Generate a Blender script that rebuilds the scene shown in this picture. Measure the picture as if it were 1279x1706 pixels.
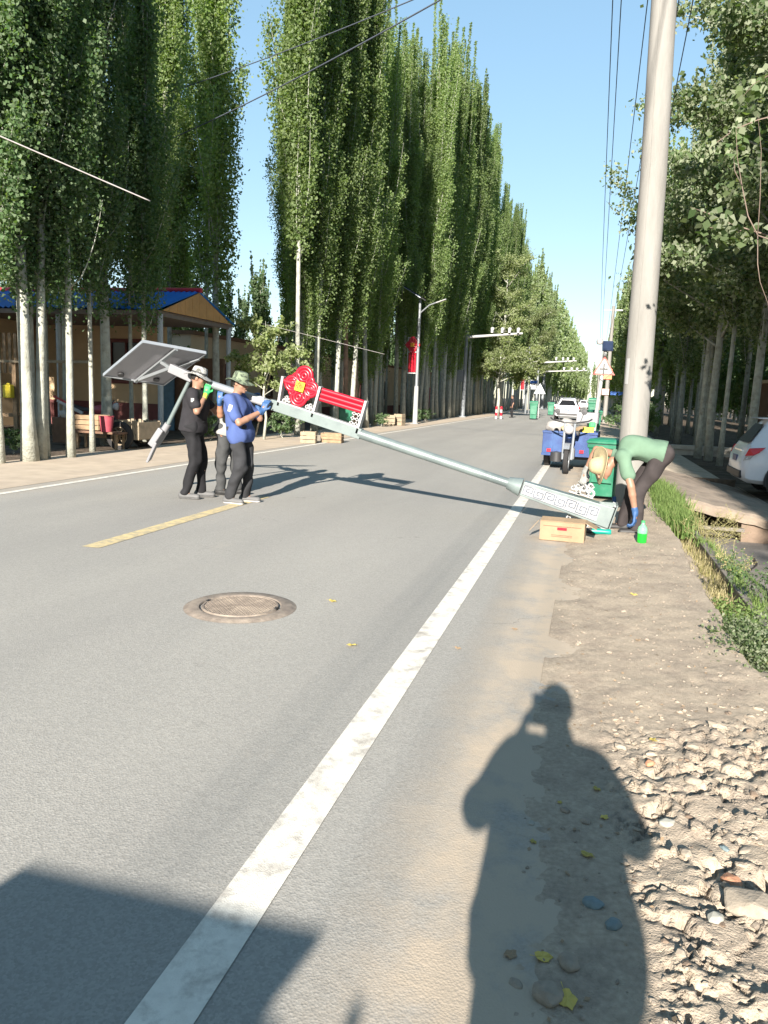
import bpy, math, random
import numpy as np
from mathutils import Vector, Matrix
for o in list(bpy.data.objects): bpy.data.objects.remove(o)
S = bpy.context.scene; COL = S.collection
R_ = math.radians
# ---------------------------------------------------------------- camera
YAW, PITCH, ROLL, EYE = R_(14.6207), R_(8.7920), R_(2.2), 1.5
FPX, PCX, PCY = 1281.0, 639.5, 853.0
def cam_axes():
    fw = np.array([-math.sin(YAW)*math.cos(PITCH), math.cos(YAW)*math.cos(PITCH), -math.sin(PITCH)])
    r = np.array([math.cos(YAW), math.sin(YAW), 0.0]); u = np.cross(r, fw)
    c, s = math.cos(ROLL), math.sin(ROLL)
    return c*r+s*u, -s*r+c*u, fw
CR, CU, CF = cam_axes()
cam = bpy.data.objects.new('camera', bpy.data.cameras.new('camera')); COL.objects.link(cam)
M = Matrix(((CR[0], CU[0], -CF[0]), (CR[1], CU[1], -CF[1]), (CR[2], CU[2], -CF[2]))).to_4x4()
M.translation = Vector((0, 0, EYE)); cam.matrix_world = M
cam.data.sensor_fit = 'VERTICAL'; cam.data.sensor_height = 24.0; cam.data.lens = 24.0*FPX/1706.0
cam.data.clip_start = 0.02; cam.data.clip_end = 3000
S.camera = cam
def ray(x, y): return CF + (x-PCX)/FPX*CR - (y-PCY)/FPX*CU
def at(x, y, Y):                      # the point of the place seen at photo pixel x, y at distance Y along the road
    d = ray(x, y); return np.array([0, 0, EYE]) + d*(Y/d[1])
def gr(x, y, z=0.0):
    d = ray(x, y); return np.array([0, 0, EYE]) + d*((z-EYE)/d[2])
# ---------------------------------------------------------------- sky, sun, exposure
SUN_EL, SUN_AZ = R_(21.5), R_(177.96)   # azimuth from +Y towards +X
sdir = Vector((math.sin(SUN_AZ)*math.cos(SUN_EL), math.cos(SUN_AZ)*math.cos(SUN_EL), math.sin(SUN_EL)))
W = bpy.data.worlds.new('World'); S.world = W; W.use_nodes = True
nt = W.node_tree; nt.nodes.clear()
sky = nt.nodes.new('ShaderNodeTexSky'); sky.sky_type = 'NISHITA'; sky.sun_disc = False
sky.sun_elevation = SUN_EL; sky.sun_rotation = SUN_AZ; sky.altitude = 1200; sky.air_density = 1.05; sky.dust_density = 0.25; sky.ozone_density = 1.8
bg = nt.nodes.new('ShaderNodeBackground'); bg.inputs[1].default_value = 0.142
gm = nt.nodes.new('ShaderNodeGamma'); gm.inputs[1].default_value = 0.50; hsv = nt.nodes.new('ShaderNodeHueSaturation'); hsv.inputs['Saturation'].default_value = 1.42; hsv.inputs['Hue'].default_value = .492
nt.links.new(sky.outputs[0], gm.inputs[0]); nt.links.new(gm.outputs[0], hsv.inputs['Color'])
wo = nt.nodes.new('ShaderNodeOutputWorld'); nt.links.new(hsv.outputs[0], bg.inputs[0]); nt.links.new(bg.outputs[0], wo.inputs[0])
sl = bpy.data.lights.new('sun', 'SUN'); sl.energy = 4.6; sl.angle = R_(0.55); sl.color = (1.0, 0.925, 0.83)
so = bpy.data.objects.new('sun', sl); COL.objects.link(so); so.rotation_euler = sdir.to_track_quat('Z', 'Y').to_euler(); so.location = (0, -30, 40)
S.view_settings.view_transform = 'Standard'; S.view_settings.look = 'None'; S.view_settings.gamma = 1; S.view_settings.use_curve_mapping = False
S.view_settings.exposure = 1.70
S.render.engine = 'CYCLES'
S.cycles.max_bounces = 6; S.cycles.diffuse_bounces = 3; S.cycles.transparent_max_bounces = 6
# ---------------------------------------------------------------- helpers
class MB:
    def __init__(s): s.v = []; s.f = []
    def add(s, vs, fs):
        b = len(s.v); s.v += [tuple(map(float, p)) for p in vs]; s.f += [tuple(b+i for i in f) for f in fs]; return s
    def box(s, c, d, rz=0, rx=0, ry=0, M3=None):
        h = np.array(d)/2; P = np.array([(x, y, z) for x in (-1, 1) for y in (-1, 1) for z in (-1, 1)])*h
        m = np.array(M3) if M3 is not None else np.array(Matrix.Rotation(rz, 3, 'Z') @ Matrix.Rotation(ry, 3, 'Y') @ Matrix.Rotation(rx, 3, 'X'))
        return s.add(P@m.T+np.array(c), [(0, 1, 3, 2), (4, 6, 7, 5), (0, 4, 5, 1), (2, 3, 7, 6), (0, 2, 6, 4), (1, 5, 7, 3)])
    def bar(s, a, b, w, d=None, up=(0, 0, 1)):           # rectangular bar between two points
        a = np.array(a, float); b = np.array(b, float); x = b-a; L = np.linalg.norm(x); x /= L; u = np.array(up, float)
        if abs(x@u) > .97: u = np.array([1., 0, 0])
        y = np.cross(u, x); y /= np.linalg.norm(y); z = np.cross(x, y)
        return s.box((a+b)/2, (L, w, d or w), M3=np.stack([x, y, z], 1))
    def tube(s, pts, r, n=8, closed=False, cap=True):
        P = [np.array(p, float) for p in pts]; m = len(P); rr = r if hasattr(r, '__len__') else [r]*m
        vs = []; prev = None
        for i in range(m):
            t = (P[(i+1) % m]-P[i-1]) if closed else P[min(i+1, m-1)]-P[max(i-1, 0)]
            t = t/max(np.linalg.norm(t), 1e-9)
            if prev is None:
                a = np.array([0, 0, 1.]) if abs(t[2]) < .9 else np.array([1., 0, 0])
                u = np.cross(t, a)
            else: u = prev-t*(prev@t)
            u /= max(np.linalg.norm(u), 1e-9); prev = u; w = np.cross(t, u)
            for k in range(n):
                an = 2*math.pi*k/n; vs.append(P[i]+rr[i]*(math.cos(an)*u+math.sin(an)*w))
        fs = []
        for i in range(m if closed else m-1):
            j = (i+1) % m
            for k in range(n): fs.append((i*n+k, i*n+(k+1) % n, j*n+(k+1) % n, j*n+k))
        if cap and not closed: fs += [tuple(range(n-1, -1, -1)), tuple((m-1)*n+k for k in range(n))]
        return s.add(vs, fs)
    def cyl(s, a, b, r0, r1=None, n=16): return s.tube([a, b], [r0, r0 if r1 is None else r1], n)
    def lathe(s, prof, n=24, c=(0, 0, 0), M3=None, fn=None):   # profile (r, z)
        vs = []
        for (r, z) in prof:
            for k in range(n):
                a = 2*math.pi*k/n; p = np.array([r*math.cos(a), r*math.sin(a), z+(fn(a, r) if fn else 0)])
                vs.append((np.array(M3)@p if M3 is not None else p)+np.array(c))
        fs = [(i*n+k, i*n+(k+1) % n, (i+1)*n+(k+1) % n, (i+1)*n+k) for i in range(len(prof)-1) for k in range(n)]
        return s.add(vs, fs)
    def prism(s, poly, a, b):             # poly: list of 3D points, extruded by vector b-a
        n = len(poly); d = np.array(b, float)-np.array(a, float); P = [np.array(p, float) for p in poly]
        return s.add(P+[p+d for p in P], [tuple(range(n-1, -1, -1)), tuple(range(n, 2*n))]+[(i, (i+1) % n, n+(i+1) % n, n+i) for i in range(n)])
    def rock(s, c, r, sq=(1, 1, .6), seed=0, rz=0):
        rg = np.random.RandomState(seed); t = (1+5**.5)/2
        V = np.array([(-1, t, 0), (1, t, 0), (-1, -t, 0), (1, -t, 0), (0, -1, t), (0, 1, t), (0, -1, -t), (0, 1, -t), (t, 0, -1), (t, 0, 1), (-t, 0, -1), (-t, 0, 1)])/1.9
        V = V*(1+rg.uniform(-.28, .28, (12, 1)))*np.array(sq)*r; c_, s_ = math.cos(rz), math.sin(rz)
        V = V@np.array([[c_, s_, 0], [-s_, c_, 0], [0, 0, 1]])+np.array(c)
        F = [(0, 11, 5), (0, 5, 1), (0, 1, 7), (0, 7, 10), (0, 10, 11), (1, 5, 9), (5, 11, 4), (11, 10, 2), (10, 7, 6), (7, 1, 8), (3, 9, 4), (3, 4, 2), (3, 2, 6), (3, 6, 8), (3, 8, 9), (4, 9, 5), (2, 4, 11), (6, 2, 10), (8, 6, 7), (9, 8, 1)]
        return s.add(V, F)
    def build(s, name, mat, parent=None, off=(0, 0, 0), smooth=False, bevel=0, sub=0):
        me = bpy.data.meshes.new(name); o3 = np.array(off, float)
        me.from_pydata([tuple(np.array(p)-o3) for p in s.v], [], s.f); me.update()
        me.materials.append(mat)
        o = bpy.data.objects.new(name, me); COL.objects.link(o)
        if smooth:
            me.polygons.foreach_set('use_smooth', [True]*len(me.polygons))
            if smooth != 'all': me.set_sharp_from_angle(angle=R_(38))
        if parent is not None: o.parent = parent
        if bevel:
            b = o.modifiers.new('bevel', 'BEVEL'); b.width = bevel; b.segments = 2; b.limit_method = 'ANGLE'
        if sub:
            b = o.modifiers.new('subd', 'SUBSURF'); b.levels = sub; b.render_levels = sub
        return o
def tag(o, label=None, cat=None, group=None, kind=None):
    for k, v in (('label', label), ('category', cat), ('group', group), ('kind', kind)):
        if v: o[k] = v
    return o
def thing(name, label, cat, loc=(0, 0, 0), rz=0, group=None):
    o = bpy.data.objects.new(name, None); COL.objects.link(o); o.location = tuple(map(float, loc)); o.rotation_euler = (0, 0, rz); o.empty_display_size = .1
    return tag(o, label, cat, group)
def copy_tree(o, loc=None, rz=None, label=None, scale=None, group=None):
    kids = {}
    for q in ALLK(o): kids.setdefault(q.parent, []).append(q)
    def rec(a, par):
        c = a.copy(); COL.objects.link(c)
        if par is not None: c.parent = par
        for ch in kids.get(a, []): rec(ch, c)
        return c
    r = rec(o, None)
    if loc is not None: r.location = tuple(map(float, loc))
    if rz is not None: r.rotation_euler = (0, 0, rz)
    if scale is not None: r.scale = scale
    if label: r['label'] = label
    if group: r['group'] = group
    return r
def ALLK(o):
    out = []
    for c in o.children: out.append(c); out += ALLK(c)
    return out
def np_mesh(name, V, F, mat, parent=None, smooth=True):   # V (n,3) F (m,k) arrays
    me = bpy.data.meshes.new(name); k = F.shape[1]
    me.vertices.add(len(V)); me.vertices.foreach_set('co', np.asarray(V, np.float32).ravel())
    me.loops.add(F.size); me.loops.foreach_set('vertex_index', F.astype(np.int32).ravel())
    me.polygons.add(len(F)); me.polygons.foreach_set('loop_start', np.arange(0, F.size, k, dtype=np.int32))
    me.polygons.foreach_set('loop_total', np.full(len(F), k, np.int32)) if False else None
    if smooth: me.polygons.foreach_set('use_smooth', np.ones(len(F), bool))
    me.update(calc_edges=True); me.validate(); me.materials.append(mat)
    o = bpy.data.objects.new(name, me); COL.objects.link(o)
    if parent is not None: o.parent = parent
    return o
# ---------------------------------------------------------------- materials
def rgb(c): return (c[0], c[1], c[2], 1)
def mat(name, col, rough=.6, metal=0, var=.12, scale=8, bump=.0, bscale=60, col2=None, c2scale=3, c2lo=.45, c2hi=.62, trans=0, spec=.5, detail=6, stretch=None):
    m = bpy.data.materials.new(name); m.use_nodes = True; n = m.node_tree.nodes; l = m.node_tree.links
    b = n['Principled BSDF']; b.inputs['Roughness'].default_value = rough; b.inputs['Metallic'].default_value = metal
    b.inputs['Specular IOR Level'].default_value = spec
    tc = n.new('ShaderNodeTexCoord'); src = tc.outputs['Object']
    if stretch: mp = n.new('ShaderNodeMapping'); mp.inputs['Scale'].default_value = stretch; l.new(src, mp.inputs[0]); src = mp.outputs[0]
    no = n.new('ShaderNodeTexNoise'); no.inputs['Scale'].default_value = scale; no.inputs['Detail'].default_value = detail; l.new(src, no.inputs['Vector'])
    mr = n.new('ShaderNodeMapRange'); mr.inputs[1].default_value = .3; mr.inputs[2].default_value = .7; mr.inputs[3].default_value = 1-var; mr.inputs[4].default_value = 1+var; l.new(no.outputs[0], mr.inputs[0])
    mx = n.new('ShaderNodeVectorMath'); mx.operation = 'SCALE'; l.new(mr.outputs[0], mx.inputs['Scale'])
    if col2:
        n2 = n.new('ShaderNodeTexNoise'); n2.inputs['Scale'].default_value = c2scale; n2.inputs['Detail'].default_value = 8; n2.inputs['Roughness'].default_value = .65; l.new(src, n2.inputs['Vector'])
        m2 = n.new('ShaderNodeMapRange'); m2.inputs[1].default_value = c2lo; m2.inputs[2].default_value = c2hi; l.new(n2.outputs[0], m2.inputs[0])
        mm = n.new('ShaderNodeMix'); mm.data_type = 'RGBA'; mm.inputs[6].default_value = rgb(col); mm.inputs[7].default_value = rgb(col2); l.new(m2.outputs[0], mm.inputs[0]); l.new(mm.outputs[2], mx.inputs[0])
    else: mx.inputs[0].default_value = col
    l.new(mx.outputs[0], b.inputs['Base Color'])
    if bump:
        nb = n.new('ShaderNodeTexNoise'); nb.inputs['Scale'].default_value = bscale; nb.inputs['Detail'].default_value = 6; l.new(src, nb.inputs['Vector'])
        bu = n.new('ShaderNodeBump'); bu.inputs['Strength'].default_value = 1; bu.inputs['Distance'].default_value = bump; l.new(nb.outputs[0], bu.inputs['Height']); l.new(bu.outputs[0], b.inputs['Normal'])
    if trans: b.inputs['Transmission Weight'].default_value = trans
    return m
def leafmat(name, c1, c2, back, trans=.35):
    m = bpy.data.materials.new(name); m.use_nodes = True; n = m.node_tree.nodes; l = m.node_tree.links; n.clear()
    out = n.new('ShaderNodeOutputMaterial'); ge = n.new('ShaderNodeNewGeometry')
    mm = n.new('ShaderNodeMix'); mm.data_type = 'RGBA'; mm.inputs[6].default_value = rgb(c1); mm.inputs[7].default_value = rgb(c2); l.new(ge.outputs['Random Per Island'], mm.inputs[0])
    mb = n.new('ShaderNodeMix'); mb.data_type = 'RGBA'; l.new(ge.outputs['Backfacing'], mb.inputs[0]); l.new(mm.outputs[2], mb.inputs[6]); mb.inputs[7].default_value = rgb(back)
    oi = n.new('ShaderNodeObjectInfo'); mr = n.new('ShaderNodeMapRange'); mr.inputs[3].default_value = .8; mr.inputs[4].default_value = 1.2; l.new(oi.outputs['Random'], mr.inputs[0])
    sc = n.new('ShaderNodeVectorMath'); sc.operation = 'SCALE'; l.new(mb.outputs[2], sc.inputs[0]); l.new(mr.outputs[0], sc.inputs['Scale'])
    p = n.new('ShaderNodeBsdfPrincipled'); p.inputs['Roughness'].default_value = .6; p.inputs['Specular IOR Level'].default_value = .3; l.new(sc.outputs[0], p.inputs['Base Color'])
    t = n.new('ShaderNodeBsdfTranslucent'); tcol = n.new('ShaderNodeVectorMath'); tcol.operation = 'MULTIPLY'; tcol.inputs[1].default_value = (1.5, 1.7, .5); l.new(sc.outputs[0], tcol.inputs[0]); l.new(tcol.outputs[0], t.inputs['Color'])
    mxs = n.new('ShaderNodeMixShader'); mxs.inputs[0].default_value = trans; l.new(p.outputs[0], mxs.inputs[1]); l.new(t.outputs[0], mxs.inputs[2]); l.new(mxs.outputs[0], out.inputs[0])
    return m
def asphalt_mat():
    m = bpy.data.materials.new('asphalt'); m.use_nodes = True; n = m.node_tree.nodes; l = m.node_tree.links; b = n['Principled BSDF']
    tc = n.new('ShaderNodeTexCoord'); src = tc.outputs['Object']
    def noise(s, d=5, r=.6, mp=None):
        q = n.new('ShaderNodeTexNoise'); q.inputs['Scale'].default_value = s; q.inputs['Detail'].default_value = d; q.inputs['Roughness'].default_value = r
        if mp:
            mq = n.new('ShaderNodeMapping'); mq.inputs['Scale'].default_value = mp; l.new(src, mq.inputs[0]); l.new(mq.outputs[0], q.inputs['Vector'])
        else: l.new(src, q.inputs['Vector'])
        return q.outputs[0]
    def ramp(v, a, b_, c, d):
        q = n.new('ShaderNodeMapRange'); q.inputs[1].default_value = a; q.inputs[2].default_value = b_; q.inputs[3].default_value = c; q.inputs[4].default_value = d; l.new(v, q.inputs[0]); return q.outputs[0]
    def mix(f, a, b_):
        q = n.new('ShaderNodeMix'); q.data_type = 'RGBA'; l.new(f, q.inputs[0])
        for i, x in ((6, a), (7, b_)):
            if isinstance(x, tuple): q.inputs[i].default_value = rgb(x)
            else: l.new(x, q.inputs[i])
        return q.outputs[2]
    base = mix(ramp(noise(.5, 8, .62, (1, .25, 1)), .35, .65, 0, 1), (.265, .256, .236), (.318, .305, .276))
    vo = n.new('ShaderNodeTexVoronoi'); vo.inputs['Scale'].default_value = 130; l.new(src, vo.inputs['Vector'])
    sp = n.new('ShaderNodeSeparateColor'); l.new(vo.outputs['Color'], sp.inputs[0])
    agg = ramp(sp.outputs[0], 0, 1, .86, 1.14)
    s1 = n.new('ShaderNodeVectorMath'); s1.operation = 'SCALE'; l.new(base, s1.inputs[0]); l.new(agg, s1.inputs['Scale'])
    # dust blown in from both verges
    sx = n.new('ShaderNodeSeparateXYZ'); l.new(src, sx.inputs[0])
    d1 = ramp(sx.outputs[0], -.66, -.16, 0, 1.6); d2 = ramp(sx.outputs[0], -6.9, -8.0, 0, .85)
    ad = n.new('ShaderNodeMath'); ad.operation = 'ADD'; l.new(d1, ad.inputs[0]); l.new(d2, ad.inputs[1])
    dn = n.new('ShaderNodeMath'); dn.operation = 'MULTIPLY'; dn.use_clamp = True; l.new(ad.outputs[0], dn.inputs[0]); l.new(ramp(noise(2.2, 9, .7), .33, .66, .05, 1.25), dn.inputs[1])
    c3 = mix(dn.outputs[0], s1.outputs[0], (.41, .343, .265))
    st = ramp(noise(1.3, 9, .7), .62, .72, 0, .35)
    c4 = mix(st, c3, (.38, .34, .29))
    # cracks, wheel paths and oil drips
    vc = n.new('ShaderNodeTexVoronoi'); vc.feature = 'DISTANCE_TO_EDGE'; vc.inputs['Scale'].default_value = .55
    wn_ = n.new('ShaderNodeTexNoise'); wn_.inputs['Scale'].default_value = 2.2; wn_.inputs['Detail'].default_value = 8; l.new(src, wn_.inputs['Vector']); wa = n.new('ShaderNodeVectorMath'); wa.operation = 'MULTIPLY_ADD'; wa.inputs[1].default_value = (1.1, 1.1, 0); l.new(wn_.outputs['Color'], wa.inputs[0]); l.new(src, wa.inputs[2]); l.new(wa.outputs[0], vc.inputs['Vector'])
    cm = n.new('ShaderNodeMath'); cm.operation = 'MULTIPLY'; l.new(ramp(vc.outputs['Distance'], .0, .0035, .55, 0), cm.inputs[0]); l.new(ramp(noise(.35, 3), .50, .60, 0, 1), cm.inputs[1])
    c5 = mix(cm.outputs[0], c4, (.12, .11, .10))
    wp = n.new('ShaderNodeMath'); wp.operation = 'SINE'; mu = n.new('ShaderNodeMath'); mu.operation = 'MULTIPLY'; mu.inputs[1].default_value = 3.6; l.new(sx.outputs[0], mu.inputs[0]); l.new(mu.outputs[0], wp.inputs[0])
    c6 = mix(ramp(wp.outputs[0], 0, 1, 0, .16), c5, (.20, .195, .185))
    c7 = mix(ramp(noise(.9, 9, .75), .64, .70, 0, .30), c6, (.17, .16, .15)); l.new(c7, b.inputs['Base Color'])
    b.inputs['Roughness'].default_value = .88; b.inputs['Specular IOR Level'].default_value = .3
    bu = n.new('ShaderNodeBump'); bu.inputs['Distance'].default_value = .0012; bu.inputs['Strength'].default_value = .8; l.new(vo.outputs[0], bu.inputs['Height'])
    bu2 = n.new('ShaderNodeBump'); bu2.inputs['Distance'].default_value = .0035; bu2.inputs['Strength'].default_value = .5; l.new(noise(14, 5), bu2.inputs['Height']); l.new(bu.outputs[0], bu2.inputs['Normal']); l.new(bu2.outputs[0], b.inputs['Normal'])
    return m
def paint_mat(name, col, under, lo=.42, hi=.6):
    m = mat(name, col, .7, var=.08, scale=30, bump=.002, bscale=200, col2=under, c2scale=9, c2lo=lo, c2hi=hi); return m
DIRT1, DIRT2 = (.49, .415, .325), (.39, .33, .26)
M_ = dict(
    asphalt=asphalt_mat(),
    dirt=mat('dirt', DIRT1, .95, var=.18, scale=6, bump=.006, bscale=45, col2=DIRT2, c2scale=1.3, c2lo=.4, c2hi=.65, spec=.15, detail=10),
    dirt_near=mat('dirt_near', (.39, .325, .25), .95, var=.16, scale=55, bump=.006, bscale=150, col2=(.29, .24, .19), c2scale=4.2, c2lo=.42, c2hi=.66, spec=.12, detail=10),
    verge=mat('verge_dirt', (.47, .39, .30), .95, var=.1, scale=3, bump=.003, bscale=30, col2=(.42, .35, .275), c2scale=.8, c2lo=.4, c2hi=.65, spec=.12, detail=10),
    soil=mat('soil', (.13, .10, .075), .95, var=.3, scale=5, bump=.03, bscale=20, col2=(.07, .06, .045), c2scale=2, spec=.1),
    white_line=paint_mat('white_line', (.66, .63, .56), (.34, .31, .27), .50, .70),
    yellow_line=paint_mat('yellow_line', (.60, .48, .25), (.30, .27, .21), .40, .68),
    concrete=mat('concrete', (.40, .365, .31), .85, var=.1, scale=3, bump=.004, bscale=60, col2=(.33, .30, .26), c2scale=1.7),
    pole_concrete=mat('pole_concrete', (.225, .217, .200), .85, var=.07, scale=9, bump=.003, bscale=40, col2=(.17, .163, .148), c2scale=2.2, c2lo=.42, c2hi=.72, stretch=(3, 3, .35)),
    ditch_concrete=mat('ditch_concrete', (.19, .168, .148), .9, var=.15, scale=2.5, bump=.006, bscale=30, col2=(.14, .124, .108), c2scale=1.4),
    bark=mat('bark', (.33, .335, .285), .85, var=.22, scale=7, bump=.012, bscale=30, col2=(.20, .19, .15), c2scale=5, c2lo=.5, c2hi=.72),
    bark_brown=mat('bark_brown', (.33, .20, .14), .9, var=.25, scale=6, bump=.015, bscale=30, col2=(.22, .14, .10), c2scale=5),
    twig=mat('twig_bark', (.17, .125, .10), .8, var=.15, scale=20),
    leaf_shade=leafmat('leaf_shade', (.060, .115, .050), (.105, .170, .066), (.13, .18, .10), .42),
    leaf_mid=leafmat('leaf_mid', (.095, .160, .048), (.190, .245, .080), (.18, .235, .11), .45),
    leaf_far=leafmat('leaf_far', (.11, .165, .055), (.19, .245, .09), (.22, .27, .15), .4),  # distance haze put into the leaf colour, lighter than the nearer crowns
    leaf_grey=leafmat('leaf_grey', (.075, .125, .050), (.145, .185, .085), (.24, .27, .18), .38),
    leaf_olive=leafmat('leaf_olive', (.12, .165, .055), (.18, .21, .08), (.22, .25, .13), .38),
    grass=leafmat('grass', (.075, .15, .035), (.22, .27, .11), (.14, .2, .06), .35),
    straw=leafmat('straw_grass', (.34, .29, .15), (.25, .25, .10), (.36, .31, .17), .25),
    yleaf=leafmat('yellow_leaf', (.52, .44, .10), (.50, .38, .12), (.50, .44, .18), .2),
    galv=mat('galvanised', (.16, .195, .19), .42, metal=.2, var=.06, scale=5, col2=(.13, .16, .16), c2scale=4),
    lampgrey=mat('lamp_grey', (.20, .20, .21), .45, var=.05),
    white=mat('white_paint', (.335, .335, .33), .4, var=.04),
    panel_back=mat('panel_back', (.27, .265, .285), .5, var=.05, scale=3),
    cell=mat('solar_cell', (.02, .03, .06), .15, var=.1),
    alu=mat('aluminium', (.34, .36, .38), .35, metal=.5, var=.05),
    dark=mat('dark_plastic', (.03, .03, .032), .5, var=.1),
    red=mat('red_tube', (.36, .008, .022), .3, var=.06),
    yellow=mat('yellow_plate', (.60, .44, .02), .4, var=.03),
    redchar=mat('red_lettering', (.7, .08, .02), .5),
    keyline=mat('key_line', (.075, .09, .115), .5),
    skin=mat('skin', (.27, .15, .10), .5, var=.08, scale=14, spec=.4),
    skin_dark=mat('skin_tanned', (.30, .15, .09), .5, var=.08, scale=14),
    hair=mat('hair', (.015, .012, .01), .6, var=.2),
    black_cloth=mat('black_cloth', (.022, .021, .024), .85, var=.2, scale=9, bump=.004, bscale=18, spec=.2),
    black_trouser=mat('black_trousers', (.016, .016, .018), .85, var=.2, scale=9, bump=.004, bscale=14, spec=.2),
    grey_trouser=mat('grey_trousers', (.050, .052, .053), .85, var=.2, scale=9, bump=.004, bscale=14, spec=.2),
    char_trouser=mat('charcoal_trousers', (.030, .031, .034), .85, var=.2, scale=9, bump=.004, bscale=14, spec=.2),
    brown_trouser=mat('dark_brown_trousers', (.040, .034, .034), .85, var=.2, scale=9, bump=.004, bscale=14, spec=.2),
    blue_cloth=mat('blue_shirt', (.06, .092, .23), .85, var=.1, scale=8, bump=.004, bscale=16, spec=.2),
    grey_cloth=mat('pale_grey_shirt', (.25, .25, .235), .85, var=.1, scale=8, bump=.004, bscale=16, spec=.2),
    green_cloth=mat('sage_green_shirt', (.115, .185, .13), .85, var=.08, scale=8, bump=.005, bscale=14, spec=.2),
    glove_blue=mat('blue_glove', (.03, .085, .21), .6, var=.15),
    glove_green=mat('green_glove', (.04, .38, .10), .6, var=.1),
    glove_yellow=mat('yellow_cuff', (.42, .46, .06), .6, var=.1),
    camo_white=mat('white_camouflage', (.33, .33, .315), .85, var=.1, col2=(.10, .10, .09), c2scale=26, c2lo=.52, c2hi=.56),
    camo_green=mat('green_camouflage', (.16, .20, .13), .85, var=.1, col2=(.05, .065, .045), c2scale=20, c2lo=.5, c2hi=.53),
    straw_hat=mat('straw_hat', (.38, .31, .18), .8, var=.1, scale=60, bump=.003, bscale=120),
    shoe_grey=mat('grey_shoe', (.10, .10, .10), .7), shoe_black=mat('black_shoe', (.02, .02, .02), .6), sole=mat('white_sole', (.38, .37, .36), .6),
    cardboard=mat('cardboard', (.27, .19, .115), .8, var=.06, scale=20),
    teal=mat('teal_plastic', (.0, .20, .155), .4), bin_green=mat('bin_green', (.012, .13, .070), .45, var=.1, scale=5, col2=(.035, .16, .095), c2scale=4),
    bin_dark=mat('bin_dark', (.02, .05, .04), .6),
    blue_paint=mat('blue_paint', (.003, .034, .15), .45, var=.12, scale=6, col2=(.010, .05, .16), c2scale=6),
    car_white=mat('car_white', (.74, .75, .79), .18, var=.02), glass=mat('car_glass', (.012, .014, .016), .12, spec=.25), tyre=mat('tyre_rubber', (.025, .024, .024), .85), rim=mat('alloy_rim', (.55, .55, .56), .3, metal=.7),
    taillight=mat('tail_light', (.55, .01, .02), .15), chrome=mat('chrome', (.7, .7, .7), .15, metal=1.0),
    clearlamp=mat('clear_lamp', (.45, .43, .43), .1),
    iron=mat('cast_iron', (.20, .165, .135), .75, var=.2, scale=20, bump=.002, bscale=90, col2=(.27, .225, .18), c2scale=7),
    wall_ochre=mat('ochre_plaster', (.60, .44, .27), .9, var=.08, scale=2, bump=.004, bscale=30), wall_beige=mat('beige_plaster', (.68, .55, .40), .9, var=.1, scale=1.2, bump=.004, bscale=30),
    maroon=mat('maroon_dado', (.17, .06, .055), .85, var=.1), brownwall=mat('brown_wall', (.20, .115, .07), .9, var=.15, scale=3),
    roof_blue=mat('blue_roof', (.01, .17, .60), .4, var=.12, scale=3), roof_red=mat('red_ridge', (.50, .03, .05), .5),
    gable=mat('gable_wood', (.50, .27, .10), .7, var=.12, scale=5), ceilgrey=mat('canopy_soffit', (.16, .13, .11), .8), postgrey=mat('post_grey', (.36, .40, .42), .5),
    wood=mat('wood', (.25, .17, .10), .85, var=.2, scale=9), wood_pale=mat('pale_wood', (.26, .21, .145), .85, var=.15, scale=9), wood_dark=mat('dark_wood', (.14, .08, .05), .85, var=.2, scale=9),
    signred=mat('sign_border', (.42, .10, .08), .5), signorange=mat('orange_sign', (.75, .20, .06), .5), signblue=mat('sign_blue', (.02, .12, .45), .5), black=mat('sign_black', (.015, .015, .015), .5),
    polewhite=mat('pole_white', (.33, .34, .33), .45, var=.05), polegrey=mat('pole_metal', (.19, .205, .215), .45, metal=.2, var=.06),
    wire=mat('cable', (.06, .07, .09), .6), wire_pale=mat('pale_cable', (.40, .37, .36), .6),
    stone=mat('stone', (.27, .23, .18), .85, var=.2, scale=30, bump=.003, bscale=90), bridge=mat('bridge_earth', (.27, .215, .165), .95, var=.15, scale=5, bump=.01, bscale=20, col2=(.20, .16, .125), c2scale=2), pebble=mat('pebbles', (.25, .21, .165), .9, var=.35, scale=25), earth=mat('ditch_earth', (.20, .145, .105), .95, var=.2, scale=6, bump=.015, bscale=14, col2=(.13, .10, .075), c2scale=3), tint=mat('tinted_glass', (.012, .013, .015), .45, spec=.08), stone_blue=mat('blue_grey_stone', (.16, .21, .22), .8, var=.2, scale=30, bump=.002), brickred=mat('brick_shard', (.42, .21, .12), .85, var=.2, scale=30, bump=.003, bscale=90), stone_pale=mat('pale_stone', (.30, .295, .255), .8, var=.12, scale=20),
    plastic_green=mat('green_liquid_bottle', (.012, .36, .03), .25, var=.05), plastic_clear=mat('clear_green_bottle', (.30, .70, .42), .15, trans=.5, var=.02),
    sack=mat('white_sack', (.34, .32, .30), .8, var=.08, bump=.01, bscale=10), yellowplastic=mat('yellow_plastic', (.70, .55, .03), .45), pinkred=mat('faded_red_bucket', (.30, .05, .07), .5),
    blackp=mat('engine_black', (.02, .02, .02), .4), pink=mat('faint_red_paint', (.55, .28, .24), .8, var=.2, col2=(.45, .40, .34), c2scale=12, c2lo=.45, c2hi=.6),
)
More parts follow.
